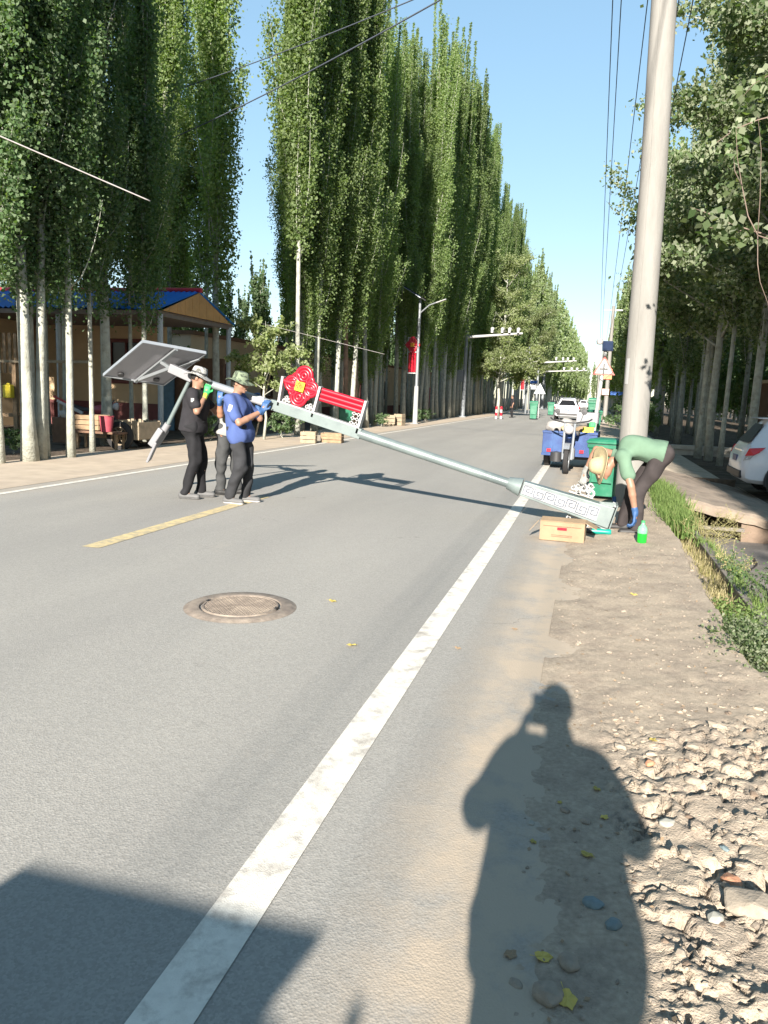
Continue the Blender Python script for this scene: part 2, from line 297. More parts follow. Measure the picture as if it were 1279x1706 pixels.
# ---------------------------------------------------------------- signed distance figures (people, gloves)
class SDF:
    def __init__(s, lo, hi, h):
        s.lo = np.array(lo, float); s.h = h; s.n = np.ceil((np.array(hi)-s.lo)/h).astype(int)+1
        s.D = np.full(s.n, .3, np.float32)
    def sub(s, lo, hi, m):
        a = np.clip(np.floor((np.array(lo)-m-s.lo)/s.h).astype(int), 0, s.n-1); b = np.clip(np.ceil((np.array(hi)+m-s.lo)/s.h).astype(int)+1, 1, s.n)
        ax = [s.lo[i]+s.h*np.arange(a[i], b[i]) for i in range(3)]
        P = np.stack(np.meshgrid(*ax, indexing='ij'), -1).astype(np.float32)
        return (slice(a[0], b[0]), slice(a[1], b[1]), slice(a[2], b[2])), P
    def mix(s, sl, d, k):
        o = s.D[sl]
        if k > 0:
            hh = np.clip(.5+.5*(o-d)/k, 0, 1); s.D[sl] = o*(1-hh)+d*hh-k*hh*(1-hh)
        else: s.D[sl] = np.minimum(o, d)
    def cap(s, a, b, ra, rb=None, k=.03):
        rb = ra if rb is None else rb; a = np.array(a, np.float32); b = np.array(b, np.float32); R = max(ra, rb)
        sl, P = s.sub(np.minimum(a, b)-R, np.maximum(a, b)+R, k+.03); ab = b-a; t = np.clip(((P-a)@ab)/max(ab@ab, 1e-9), 0, 1)
        s.mix(sl, np.linalg.norm(P-(a+t[..., None]*ab), axis=-1)-(ra+(rb-ra)*t), k); return s
    def ell(s, c, R, ax=None, k=.03):
        c = np.array(c, np.float32); R = np.array(R, np.float32); m = R.max(); sl, P = s.sub(c-m, c+m, k+.03); q = P-c
        if ax is not None: q = q@np.array(ax, np.float32).T
        k0 = np.linalg.norm(q/R, axis=-1); k1 = np.linalg.norm(q/R**2, axis=-1)
        s.mix(sl, k0*(k0-1)/np.maximum(k1, 1e-5), k); return s
    def grid(s):
        ax = [s.lo[i]+s.h*np.arange(s.n[i]) for i in range(3)]; return np.stack(np.meshgrid(*ax, indexing='ij'), -1).astype(np.float32)
    def clip(s, p, n):                     # keep the side n points away from
        n = np.array(n, float); n /= np.linalg.norm(n); P = s.grid(); s.D = np.maximum(s.D, (P-np.array(p, np.float32))@n.astype(np.float32)); return s
    def folds(s, amp, freq, seed=0, st=(1, 1, .45)):
        rg = np.random.RandomState(seed); P = s.grid(); d = np.zeros(s.D.shape, np.float32)
        for i in range(5):
            w = rg.normal(size=3)*np.array(st); w = w/np.linalg.norm(w)*freq*rg.uniform(.6, 1.6); d += np.sin(P@w.astype(np.float32)+rg.uniform(0, 6)+1.3*np.sin(P@np.roll(w, 1).astype(np.float32)*.5))
        s.D += amp*d/2.2; return s
    def mesh(s):
        D = s.D; n = D.shape; ins = D < 0; cells = tuple(x-1 for x in n)
        acc = np.zeros(cells+(3,), np.float32); cnt = np.zeros(cells, np.float32)
        def sl(o, ax=None): return tuple(slice(o[i], n[i]-1+o[i]) for i in range(3))
        for ax in range(3):
            for u in (0, 1):
                for v in (0, 1):
                    o0 = [0, 0, 0]; o0[(ax+1) % 3] = u; o0[(ax+2) % 3] = v; o1 = list(o0); o1[ax] = 1
                    a = D[sl(o0)]; b = D[sl(o1)]; m = (a < 0) != (b < 0); den = np.where(m, a-b, 1); t = np.where(m, a/den, 0)
                    for i in range(3): acc[..., i] += np.where(m, o0[i]+(t if i == ax else 0), 0)
                    cnt += m
        act = cnt > 0; idx = np.full(cells, -1); idx[act] = np.arange(act.sum())
        base = np.stack(np.nonzero(act), -1); V = (base+acc[act]/cnt[act][:, None])*s.h+s.lo
        F = []
        for ax in range(3):
            b1, b2 = (ax+1) % 3, (ax+2) % 3
            r = [slice(0, n[i]) for i in range(3)]; r[ax] = slice(0, n[ax]-1); r[b1] = slice(1, n[b1]-1); r[b2] = slice(1, n[b2]-1)
            A = ins[tuple(r)]; r2 = list(r); r2[ax] = slice(1, n[ax]); B = ins[tuple(r2)]
            e = np.stack(np.nonzero(A != B), -1)
            if len(e) == 0: continue
            fl = A[tuple(e.T)]; e = e.copy(); e[:, b1] += 1; e[:, b2] += 1
            def q(d1, d2):
                k = e.copy(); k[:, b1] += d1; k[:, b2] += d2; return idx[k[:, 0], k[:, 1], k[:, 2]]
            Q = np.stack([q(-1, -1), q(0, -1), q(0, 0), q(-1, 0)], -1); Q[~fl] = Q[~fl][:, ::-1]; F.append(Q)
        F = np.concatenate(F); return V, F[(F >= 0).all(1)]
def U(v): v = np.array(v, float); return v/np.linalg.norm(v)
def hand_prims(s, W, d, n, side, r=.0095, k=.008, sc=1.0, curl=1.0):
    """palm and five curled fingers: W wrist, d along the hand, n palm normal, side the thumb's side"""
    W = np.array(W, float); d = U(d); n = U(n-d*(np.array(n)@d)); t = U(np.cross(d, n))*side
    s.cap(W-d*.03, W+d*.01, .027*sc, .028*sc, k=.01)
    for q in (-.026, -.009, .009, .026): s.cap(W+t*q*.7*sc, W+d*.085*sc+t*q*sc, .016*sc, .0135*sc, k=.015)
    for i, (q, L) in enumerate(((.029, .92), (.010, 1.06), (-.010, 1.0), (-.028, .8))):
        b = W+d*.088*sc+t*q*sc; c1 = curl*(.9+.08*i)
        for j, l in enumerate((.042, .028, .022)):
            a = c1*(.45+.62*j); e = b+(d*math.cos(a)+n*math.sin(a)+t*q*1.5)*l*L*sc; s.cap(b, e, (r-.0008*j)*sc, (r-.0012*j)*sc, k=k*.4); b = e
    b = W+d*.022*sc+t*.026*sc; e = b+U(d*.65+t*.75+n*.3)*.045*sc; s.cap(b, e, .0135*sc, .0115*sc, k=.01); e2 = e+U(d*.85+n*.75-t*.15)*.034*sc; s.cap(e, e2, .0112*sc, .009*sc, k=.004)
def glove(parent, name, m, W, fore, d, n, side, cuff=None):
    W = np.array(W, float); s = SDF(W-.17, W+.17, .0055); hand_prims(s, W, d, n, side, r=.0115, sc=1.1)
    fo = U(np.array(fore)-W); s.cap(W, W+fo*.055, .031, .036, k=.012)
    s.folds(.0012, 90, 3)
    V, F = s.mesh(); o = np_mesh('glove', V, F, m, parent)
    if cuff:
        s2 = SDF(W-.13, W+.13, .0055); s2.cap(W+fo*.02, W+fo*.075, .034, .038, k=0); V, F = s2.mesh(); np_mesh('cuff', V, F, cuff, o)
    return o
def person(label, loc, rz, J, skin, shirt, trousers, shoe, sole, gloves=None, seed=0, hat=None, hair=True, sleeve=.62, hem=None, group=None, bare_hands=False, fat=1.0, h=.0105):
    J = {k: np.array(v, float) for k, v in J.items()}
    P = thing('person', label, 'person', loc, rz, group)
    pts = np.array(list(v for k, v in J.items() if k not in ('fd', 'up'))); lo = pts.min(0)-.22; hi = pts.max(0)+.24; lo[2] = min(lo[2], -.03)
    fd = U(J['fd']); up = U(J['up']-fd*(J['up']@fd)); lf = np.cross(up, fd); ax = [fd, lf, up]; Hc = J['head']
    lat = U(J['sL']-J['sR']); lath = U(J['hL']-J['hR']); tor = U(J['chest']-J['pelvis']); fr = np.cross(lat, tor)
    def torso(s, g, k=.06, gh=None):
        gh = g if gh is None else gh
        for e in (-1, 1):
            s.cap(J['pelvis']+lath*e*.075, J['chest']+lat*e*.075, (.100+gh)*fat, (.112+g)*fat, k=k)
        s.cap(J['pelvis']-lath*.085, J['pelvis']+lath*.085, .098*fat+gh, k=k)
        s.cap(J['sL']-lat*.03, J['sR']+lat*.03, .052+g, k=k)
        s.cap(J['chest']+tor*.06-lat*.06, J['chest']+tor*.06+lat*.06, .105+g, k=k)
    # body: one continuous skin surface
    s = SDF(lo, hi, h); torso(s, 0)
    s.cap(J['neck']-up*.02, Hc-up*.05-fd*.01, .056, .052, k=.035)
    s.ell(Hc+up*.02-fd*.008, (.096, .076, .108), ax, k=.01)
    s.ell(Hc+fd*.022-up*.058, (.070, .055, .062), ax, k=.03)
    s.cap(Hc+fd*.082-up*.098, Hc+fd*.078-up*.092, .016, k=.02)
    s.cap(Hc+fd*.090+up*.012, Hc+fd*.113-up*.026, .008, .013, k=.010)
    s.cap(Hc+fd*.086-up*.056-lf*.016, Hc+fd*.086-up*.056+lf*.016, .009, k=.008)
    s.cap(Hc+fd*.082+up*.026-lf*.035, Hc+fd*.082+up*.026+lf*.035, .011, k=.012)
    for e in (-1, 1):
        s.ell(Hc+lf*e*.076-fd*.012-up*.012, (.020, .009, .031), ax, k=.006)
        s.cap(Hc+fd*.055-up*.03+lf*e*.04, Hc+fd*.05-up*.035+lf*e*.042, .02, k=.02)
    for a, b, c, n in (('sL', 'eL', 'wL', 'L'), ('sR', 'eR', 'wR', 'R')):
        s.cap(J[a], J[b], .052, .041, k=.03); m = J[b]+(J[c]-J[b])*.3; s.cap(J[b], m, .041, .042, k=.012); s.cap(m, J[c], .041, .027, k=.012)
        if bare_hands: hand_prims(s, J[c], J['d'+n], J['n'+n], 1 if n == 'L' else -1, r=.011, k=.01)
        else: s.cap(J[c], J[c]+U(J['d'+n])*.05, .026, .024, k=.01)
    for a, b, c, t in (('hL', 'kL', 'aL', 'tL'), ('hR', 'kR', 'aR', 'tR')):
        s.cap(J[a], J[b], .088, .056, k=.04); m = J[b]+(J[c]-J[b])*.3; s.cap(J[b], m, .054, .055, k=.02); s.cap(m, J[c], .054, .036, k=.02); s.cap(J[c]-np.array([0, 0, .03]), J[t], .036, .026, k=.02)
    V, F = s.mesh(); np_mesh('body', V, F, skin, P)
    for e in (-1, 1):
        b = MB(); b.lathe([(.0001, .006), (.004, .005), (.006, 0), (.004, -.005), (.0001, -.006)], 8, Hc+fd*.088-up*.004+lf*e*.031); b.build('eye', M_['black'], P, smooth='all')
    if hair:
        s = SDF(Hc-.16, Hc+.16, .008); s.ell(Hc+up*.03-fd*.018, (.098, .083, .104), ax, k=0); s.folds(.0016, 140, seed); s.clip(Hc+fd*.035+up*.02, fd-up*.45); s.clip(Hc-up*.045, -up); V, F = s.mesh(); np_mesh('hair', V, F, M_['hair'], P)
    # shirt
    s = SDF(lo, hi, h); torso(s, .022, gh=.026)
    if hem is not None: s.cap(J['pelvis']-lath*.08-tor*.04, J['pelvis']+lath*.08-tor*.04, .128*fat, k=.05)
    for a, b in (('sL', 'eL'), ('sR', 'eR')):
        e = J[a]+(J[b]-J[a])*sleeve; d = U(J[b]-J[a]); s.cap(J[a], e, .070, .072, k=.04)
    s.folds(.0095, 24, seed+5); 
    s.clip(J['pelvis']-tor*(.0 if hem is None else hem), -tor)
    s.clip(J['neck']+tor*.025, tor)
    V, F = s.mesh(); shirt_o = np_mesh('shirt', V, F, shirt, P)
    # trousers
    s = SDF(lo, hi, h); s.cap(J['pelvis']-lath*.085, J['pelvis']+lath*.085, .128*fat, k=.05); s.cap(J['pelvis']+tor*.08-lath*.07, J['pelvis']+tor*.08+lath*.07, .118*fat, k=.05)
    for a, b, c in (('hL', 'kL', 'aL'), ('hR', 'kR', 'aR')):
        s.cap(J[a], J[b], .105, .081, k=.03); s.cap(J[b], J[c]+np.array([0, 0, .0]), .081, .064, k=.03)
    s.folds(.0115, 27, seed+9, (1, 1, 1.2)); s.clip(J['pelvis']+tor*.10, tor if tor[2] > .6 else U(tor+np.array([0, 0, 1.5])))
    s.D = np.maximum(s.D, -(s.grid()[..., 2]-.055)); V, F = s.mesh(); np_mesh('trousers', V, F, trousers, P)
    for t, a in (('tL', 'aL'), ('tR', 'aR')):
        A = J[a].copy(); T = J[t].copy(); d = U((T-A)*np.array([1, 1, 0])); z0 = T[2]-.035
        heel = np.array([A[0], A[1], z0+.045])-d*.05; toe = np.array([T[0], T[1], z0+.035])+d*.01
        q = SDF(np.minimum(heel, toe)-.09, np.maximum(heel, toe)+np.array([.09, .09, .16]), .008); q.cap(heel, toe, .044, .038, k=.02); q.cap(heel+d*.03, heel+d*.03+np.array([0, 0, .05]), .046, .044, k=.03); q2 = SDF(q.lo, q.lo+q.h*3, q.h); q2.n = q.n; q2.D = q.D.copy()
        q.clip((0, 0, z0+.022), (0, 0, -1)); V, F = q.mesh(); sh = np_mesh('shoe', V, F, shoe, P)
        q2.D -= .004; q2.clip((0, 0, z0+.022), (0, 0, 1)); q2.clip((0, 0, z0), (0, 0, -1)); V, F = q2.mesh(); np_mesh('sole', V, F, sole, sh)
    if gloves:
        for n, m, cuff in gloves: glove(P, 'glove', m, J['w'+n], J['e'+n], J['d'+n], J['n'+n], 1 if n == 'L' else -1, cuff)
    if hat:
        m, kind = hat; hb = MB(); tilt = J.get('hatup', up); hu = U(tilt); hf = U(fd-hu*(fd@hu)); hl = np.cross(hu, hf); M3 = np.stack([hf, hl, hu], 1); c = Hc+up*.045-fd*.006
        if kind == 'bucket':
            prof = [(.001, .105), (.055, .103), (.086, .092), (.097, .06), (.103, .01), (.108, -.002), (.15, -.022), (.185, -.042), (.188, -.046), (.183, -.048), (.15, -.030), (.106, -.010), (.098, -.008)]
            hb.lathe(prof, 32, c, M3, lambda a, r: (.035*math.sin(a)**2*max(0, r-.11)/.08+.012*math.sin(3*a+1)*max(0, r-.11)/.08))
        else:
            prof = [(.001, .125), (.04, .120), (.075, .10), (.098, .05), (.106, .0), (.14, -.008), (.21, -.012), (.225, -.002), (.225, -.008), (.21, -.019), (.14, -.016), (.104, -.010)]
            hb.lathe(prof, 36, c, M3, lambda a, r: .02*math.sin(2*a)*max(0, r-.11)/.1)
        ho = hb.build('hat', m, P, smooth='all')
        if kind == 'bucket':
            bb = MB(); bb.lathe([(.1045, .012), (.1055, .03), (.1015, .03)], 32, c, M3); bb.build('hat_band', M_['camo_green'] if m is M_['camo_green'] else M_['dark'], ho, smooth='all')
    return P
# ================================================================ the ground
def sheet(name, x0, x1, y0, y1, z, m, nx=1, ny=1, kind='structure', z1=None):
    b = MB(); z1 = z if z1 is None else z1; vs = []; fs = []
    for i in range(nx+1):
        for j in range(ny+1): vs.append((x0+(x1-x0)*i/nx, y0+(y1-y0)*j/ny, z+(z1-z)*i/nx))
    for i in range(nx):
        for j in range(ny): a = i*(ny+1)+j; fs.append((a, a+ny+1, a+ny+2, a+1))
    b.add(vs, fs); return tag(b.build(name, m), kind=kind)
def vnoise(x, y, s, seed):
    rg = np.random.RandomState(seed); G = rg.rand(64, 64); X = x*s; Y = y*s; xi = np.floor(X).astype(int); yi = np.floor(Y).astype(int); fx = X-xi; fy = Y-yi; fx = fx*fx*(3-2*fx); fy = fy*fy*(3-2*fy)
    g = lambda a, b: G[a % 64, b % 64]
    return (g(xi, yi)*(1-fx)+g(xi+1, yi)*fx)*(1-fy)+(g(xi, yi+1)*(1-fx)+g(xi+1, yi+1)*fx)*fy-.5
def fbm(x, y, s, seed, o=5, p=.5): return sum(vnoise(x+7.3*i, y+3.1*i, s*2**i, seed+i)*p**i for i in range(o))
sm = lambda a, b, x: np.clip((x-a)/(b-a), 0, 1)**2*(3-2*np.clip((x-a)/(b-a), 0, 1))
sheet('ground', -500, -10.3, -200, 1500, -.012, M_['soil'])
sheet('ground_verge', -10.3, -7.7, -200, 1500, .004, M_['verge'], 4, 200)
sheet('road', -8.0, .12, -200, 1500, 0, M_['asphalt'])
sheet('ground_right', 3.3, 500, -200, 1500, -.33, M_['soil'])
sheet('ground_slope', .1, 3.3, 19.0, 1500, .006, M_['dirt'], z1=-.328)
sheet('ground_shoulder', .1, 1.36, -200, .75, .004, M_['dirt'])
tag(sheet('white_edge_line', -.955, -.80, -200, 400, .004, M_['white_line'], 1, 300))
sheet('white_line_left', -7.46, -7.34, -200, 400, .004, M_['white_line'], 1, 300)
sheet('yellow_dash_line', -4.42, -4.24, 6.0, 9.9, .004, M_['yellow_line'])
# rough dirt shoulder, built as relief
ys = [.75]
while ys[-1] < 19: ys.append(ys[-1]+max(.009, .0052*ys[-1]))
ys = np.array(ys); xs = np.concatenate([np.arange(-.22, 1.36, .0115)])
Xg, Yg = np.meshgrid(xs, ys, indexing='ij')
rg = np.random.RandomState(4)
pts = np.stack([rg.uniform(.1, 1.1, 420), rg.uniform(.8, 4.4, 420)], 1); wob = .045*np.stack([fbm(Xg, Yg, 11, 31, 4, .6), fbm(Xg, Yg, 11, 77, 4, .6)], -1)
d = np.stack([np.hypot((Xg+wob[..., 0]*2.2-p[0]), (Yg+wob[..., 1]*2.2-p[1])*.8) for p in pts], -1); ii = np.argsort(d, -1)[..., :2]
F1 = np.take_along_axis(d, ii, -1); cell = ii[..., 0]; edge = F1[..., 1]-F1[..., 0]; del d
ch = rg.uniform(0, 1, 420); cx_ = rg.uniform(-.20, .20, 420); cy_ = rg.uniform(-.2, .2, 420)
zone = sm(.10, .30, Xg+.05*(Yg-2)+.25*fbm(Xg, Yg, 2, 9))*sm(4.1, 2.9, Yg+.9*fbm(Xg, Yg, 1.3, 5)-.35*Xg)
open_ = sm(.60, .80, rg.rand(420))[cell]
slab = ch[cell]*.013+(Xg-pts[cell, 0])*cx_[cell]+(Yg-pts[cell, 1])*cy_[cell]
crack = -.05*np.exp(-(edge/.011)**2)*open_-.006*np.exp(-(edge/.014)**2)
rough = .008*fbm(Xg, Yg, 22, 13, 4, .7)+.004*np.abs(fbm(Xg, Yg, 14, 23, 4, .55))
Zg = (Xg+.115)*.05+.014*fbm(Xg, Yg, 3, 1, 5)+.004*fbm(Xg, Yg, 26, 2, 3)+zone*(slab*sm(0, .022, edge)+crack+rough+.012)
Zg -= sm(3.1, 2.2, Yg)*sm(.75, 1.3, Xg)*.05
xe = .98+.10*fbm(Xg*0, Yg, .9, 40, 3)+.025*fbm(Xg, Yg, 8, 41, 3)
Zg -= .17*sm(0, .06, Xg-xe)*sm(4.2, 5.4, Yg)+.10*sm(.08, .3, Xg-xe)*sm(4.2, 5.4, Yg)
Zg = np.where(Xg < -.16, Zg-.03, Zg)
nx_, ny_ = Xg.shape; I = np.arange(nx_*ny_).reshape(nx_, ny_)
Fq = np.stack([I[:-1, :-1], I[1:, :-1], I[1:, 1:], I[:-1, 1:]], -1).reshape(-1, 4)
V = np.stack([Xg, Yg, Zg], -1).reshape(-1, 3)
o = np_mesh('ground_dirt_shoulder', V, Fq, M_['dirt_near']); o['kind'] = 'structure'
def dirt_z(x, y):
    i = int(np.clip(round((x-xs[0])/.0115), 0, nx_-1)); j = int(np.clip(np.searchsorted(ys, y), 0, ny_-1)); return float(Zg[i, j])
# gravel on the shoulder
rg = np.random.RandomState(8); b = MB()
for k in range(1100):
    y = .9+rg.rand()**1.6*9; x = rg.uniform(-.14, 1.02) if k % 3 else rg.uniform(.25, .95); r = rg.uniform(.003, .010)*(1+(k % 17 == 0)*1.3)
    b.rock((x, y, dirt_z(x, y)+r*.2), r, (1, rg.uniform(.6, 1.1), .6), k, rg.uniform(0, 6))
tag(b.build('gravel', M_['pebble']), 'small pale gravel scattered over the dirt shoulder', kind='stuff')
# ditch
def structure(b, name, m, **k): return tag(b.build(name, m, **k), kind='structure')
b = MB(); b.box((1.375, 1.6, -.42), (.09, 23.0, .72)); structure(b, 'ditch_wall', M_['ditch_concrete'], bevel=.008)
sheet('ditch_bed', 1.42, 3.3, -10, 19, -.64, M_['ditch_concrete'], 6, 40)
b = MB(); vs = [(3.0, -10, -.64), (3.34, -10, -.30), (3.34, 19, -.30), (3.0, 19, -.64), (3.34, -10, -.9), (3.34, 19, -.9)]; b.add(vs, [(0, 1, 2, 3), (0, 4, 1), (3, 2, 5)]); structure(b, 'ditch_bank', M_['earth'])
b = MB(); pp = [(1.9+.5*t+.10*math.sin(7*t)+.05*math.sin(17*t), 8.2+3.6*t, -.633) for t in np.linspace(0, 1, 26)]
for p, q in zip(pp[:-1], pp[1:]): b.bar(p, q, .035+.015*math.sin(p[1]*9), .006)
tag(b.build('ditch_crack', M_['blackp']), kind='structure')
# bridge slab over the ditch
b = MB()
n = 14
top = [(1.30+2.1*i/n, -.005-.33*max(0, (1.30+2.1*i/n-1.6)/1.8)+.012*math.sin(i*2.3)) for i in range(n+1)]
vs = []; fs = []
for (x, z) in top:
    for (y, dz) in ((13.15, -.16), (13.12, -.03), (13.2, .01), (16, .02), (19.1, .005), (19.1, -.3)): vs.append((x, y+.02*math.sin(x*9), z+dz))
for i in range(n):
    for j in range(5): a = i*6+j; fs.append((a, a+6, a+7, a+1))
    fs.append((i*6, i*6+5, i*6+11, i*6+6))
b.add(vs, fs); structure(b, 'bridge_slab', M_['bridge'])
b = MB(); b.prism([(2.48, 13.2, -.64), (3.4, 13.2, -.64), (3.4, 13.2, -.5), (2.46, 13.2, -.19)], (0, 13.2, 0), (0, 18.9, 0)); structure(b, 'bridge_abutment', M_['earth'])
b = MB(); b.box((1.95, 13.0, -.42), (1.05, .10, .05)); structure(b, 'ditch_crossbeam', M_['ditch_concrete'], bevel=.006)
b = MB(); b.box((2.3, 18.9, -.40), (2.0, .1, .5)); structure(b, 'culvert_end', M_['soil'])
b = MB(); b.box((6.3, 30.2, -.05), (8.4, .30, .16)); b.box((6.3, 30.2, -.25), (8.2, .12, .3)); structure(b, 'irrigation_channel', M_['concrete'], bevel=.02)
# ================================================================ trees
def leaf_arrays(C, size, rg, droop=.3, asp=.8):
    n = len(C); u = rg.normal(size=(n, 3)); u[:, 2] -= droop; u /= np.linalg.norm(u, axis=1)[:, None]; w = rg.normal(size=(n, 3)); v = np.cross(u, w); v /= np.linalg.norm(v, axis=1)[:, None]
    L = (size*rg.uniform(.5, 1.35, n)/2)[:, None]; Wd = L*asp; nn = np.cross(u, v)
    V = np.stack([C-u*L, C+v*Wd+u*L*-.1+nn*L*.15, C+u*L, C-v*Wd-u*L*.1+nn*L*.15], 1).reshape(-1, 3)
    return V, np.arange(4*n).reshape(n, 4)
def poplar(seed, H, R, clear, nleaf, ls, lmat, bark, nb=None, r0=None, lean=0, wood=40):
    rg = np.random.RandomState(seed); t = np.linspace(0, 1, 14); ph = rg.uniform(0, 6, 4)
    tx = .05*H*.12*np.sin(t*5+ph[0])*t+lean*t*H*.1; ty = .05*H*.12*np.sin(t*4+ph[1])*t
    r0 = r0 or H*.0085
    P = np.stack([tx, ty, t*H*.97], 1); b = MB(); b.tube(P, [r0*(1-.9*q)**.8*(1+.5*max(0, .04-q)*20) for q in t], 8)
    trunk_at = lambda z: np.array([np.interp(z, P[:, 2], P[:, 0]), np.interp(z, P[:, 2], P[:, 1]), z])
    nb = nb or int(H*4.6); Cs = []; NP = 7; pla = rg.uniform(0, 6.28)+np.arange(NP)*2.4; plr = np.concatenate([[.12], rg.uniform(.45, 1.05, NP-1)]); plh = np.concatenate([[1.03], rg.uniform(.66, 1.0, NP-1)])
    for k in range(nb):
        f = rg.rand()**.85; h0 = clear+(H*.95-clear)*f; prof = min(1, .35+(h0-clear)/(.22*H))*(1-(h0/H)**2.0)+.10
        L = rg.uniform(.12, .27)*H*(1-.45*h0/H); j = rg.randint(NP); h0 = min(h0, plh[j]*H*.9); az = pla[j]+rg.normal()*.30; ro = R*prof*plr[j]*rg.uniform(.75, 1.25)+.05; bz = trunk_at(h0)
        if h0+L > H*plh[j]: L = max(.5, H*plh[j]-h0)
        q = np.linspace(0, 1, 6); rad = ro*q**.62; a2 = az+.25*np.sin(q*3+k)
        path = np.stack([bz[0]+rad*np.cos(a2), bz[1]+rad*np.sin(a2), h0+L*q**1.15], 1)
        if k < wood: b.tube(path, [r0*.26*(1-.8*x)*(1-.4*h0/H) for x in q], 4)
        w = int(nleaf/nb*L/(.15*H)*(.75+.5*rg.rand())*(1.0 if rg.rand() > .2 else .2)); tt = rg.uniform(.08, 1.03, w)
        c = np.stack([np.interp(tt, q, path[:, i]) for i in range(3)], 1); sg = (.05+.0035*H+.05*(1-tt))[:, None]; Cs.append(c+rg.normal(size=(w, 3))*sg*np.array([1, 1, 1.3]))
    for k in range(7):           # upright leaders that make the ragged top
        h0 = H*rg.uniform(.55, .75); h1 = H*rg.uniform(.90, 1.09); az = rg.uniform(0, 6.28); ro = R*rg.uniform(.15, .75); bz = trunk_at(h0); q = np.linspace(0, 1, 5)
        path = np.stack([bz[0]+ro*q**.5*math.cos(az), bz[1]+ro*q**.5*math.sin(az), h0+(h1-h0)*q], 1); b.tube(path, [r0*.22*(1-.85*x) for x in q], 4)
        w = int(nleaf*.012*(h1-h0)/(.3*H)); tt = rg.uniform(.1, 1.02, w); c = np.stack([np.interp(tt, q, path[:, i]) for i in range(3)], 1); Cs.append(c+rg.normal(size=(w, 3))*(.03+.10*(1.05-tt))[:, None]*np.array([1, 1, 1.5]))
    C = np.concatenate(Cs)
    T = b.build('trunk', bark, smooth='all'); V, F = leaf_arrays(C, ls, rg); K = np_mesh('crown', V, F, lmat, smooth=False)
    return T.data, K.data, [T, K]
def broad(seed, H, R, clear, nleaf, ls, lmat, bark, r0=.16, limbs=11, flat=1.0, droop=0):
    rg = np.random.RandomState(seed); b = MB(); Cs = []
    tp = np.array([(0, 0, 0), (.05, .03, clear*.5), (-.03, .06, clear), (.05, 0, (clear+H)/2), (0, 0, H*.92)]); b.tube(tp, [r0*1.2, r0, r0*.9, r0*.5, r0*.1], 8)
    tips = []
    for k in range(limbs):
        h0 = clear+(H*.85-clear)*(k/limbs)**1.1; az = k*2.4+rg.uniform(-.4, .4); L = R*rg.uniform(.75, 1.1)*(1-.45*(h0-clear)/(H-clear)); el = rg.uniform(.3, .8)
        q = np.linspace(0, 1, 6); path = np.stack([L*q*math.cos(az+.2*k % .6), L*q*math.sin(az+.2*k % .6), h0+L*(math.sin(el)*q-droop*q*q)], 1); b.tube(path, [r0*.38*(1-.85*x) for x in q], 5)
        for j in range(11):
            t0 = rg.uniform(.25, 1); s0 = np.array([np.interp(t0, q, path[:, i]) for i in range(3)]); dz = rg.normal(size=3); dz[2] = abs(dz[2])*.5-.1-droop*.6; e = s0+U(dz)*R*rg.uniform(.18, .42); b.tube([s0, (s0+e)/2+rg.normal(size=3)*.05, e], [r0*.10, r0*.06, r0*.02], 3); tips.append((s0, e))
    for (s0, e) in tips:
        w = int(nleaf/len(tips)*rg.uniform(.5, 1.5)); tt = rg.uniform(.1, 1.1, w)[:, None]; Cs.append(s0+(e-s0)*tt+rg.normal(size=(w, 3))*.11*R/2.5)
    C = np.concatenate(Cs); T = b.build('trunk', bark, smooth='all'); V, F = leaf_arrays(C, ls, rg, .4, .7); K = np_mesh('crown', V, F, lmat, smooth=False); return T.data, K.data, [T, K]
PROTO = {}
def proto(key, fn, *a, **k):
    t, c, obs = fn(*a, **k)
    for o in obs: bpy.data.objects.remove(o)
    PROTO[key] = (t, c)
for i in range(4): proto('near%d' % i, poplar, 10+i, 12.5, .88, 2.7, 34000, .076, M_['leaf_shade'], M_['bark'], r0=[.125, .095, .075, .055][i], wood=30)
for i in range(5): proto('mid%d' % i, poplar, 20+i, 22, 1.35, [2.6, 4.8, 3.4, 5.6, 2.9][i], 64000, .10, M_['leaf_mid'], M_['bark'], r0=[.16, .11, .13, .09, .14][i], lean=[.1, -.1, .2, 0, .15][i])
for i in range(2): proto('behind%d' % i, poplar, 30+i, 20, 1.4, 3.5, 12000, .2, M_['leaf_shade'], M_['bark'], r0=.17)
for i in range(3): proto('far%d' % i, poplar, 40+i, 20, 1.6, 3.2, 11000, .27, M_['leaf_far'], M_['bark'], r0=.16)
for i in range(3): proto('right%d' % i, poplar, 50+i, 17, 1.5, 3.4+.8*i, 50000, .10, M_['leaf_grey'], M_['bark'], r0=[.135, .085, .11][i])
for i in range(2): proto('broad%d' % i, broad, 60+i, 11.5, 3.6, 3.4, 42000, .12, M_['leaf_grey'], M_['bark'], r0=.11, limbs=17)
proto('pale', broad, 70, 16, 4.2, 4.5, 30000, .16, M_['leaf_olive'], M_['bark'], r0=.2, limbs=18)
proto('weep', broad, 72, 4.6, 2.6, 2.2, 14000, .15, M_['leaf_olive'], M_['bark'], r0=.1, limbs=12, droop=.35)
proto('sapling', broad, 74, 3.4, 1.1, 1.2, 5200, .10, M_['leaf_olive'], M_['bark'], r0=.035, limbs=10)
proto('bush', broad, 76, 1.0, .65, .1, 2600, .075, M_['leaf_shade'], M_['bark'], r0=.02, limbs=12)
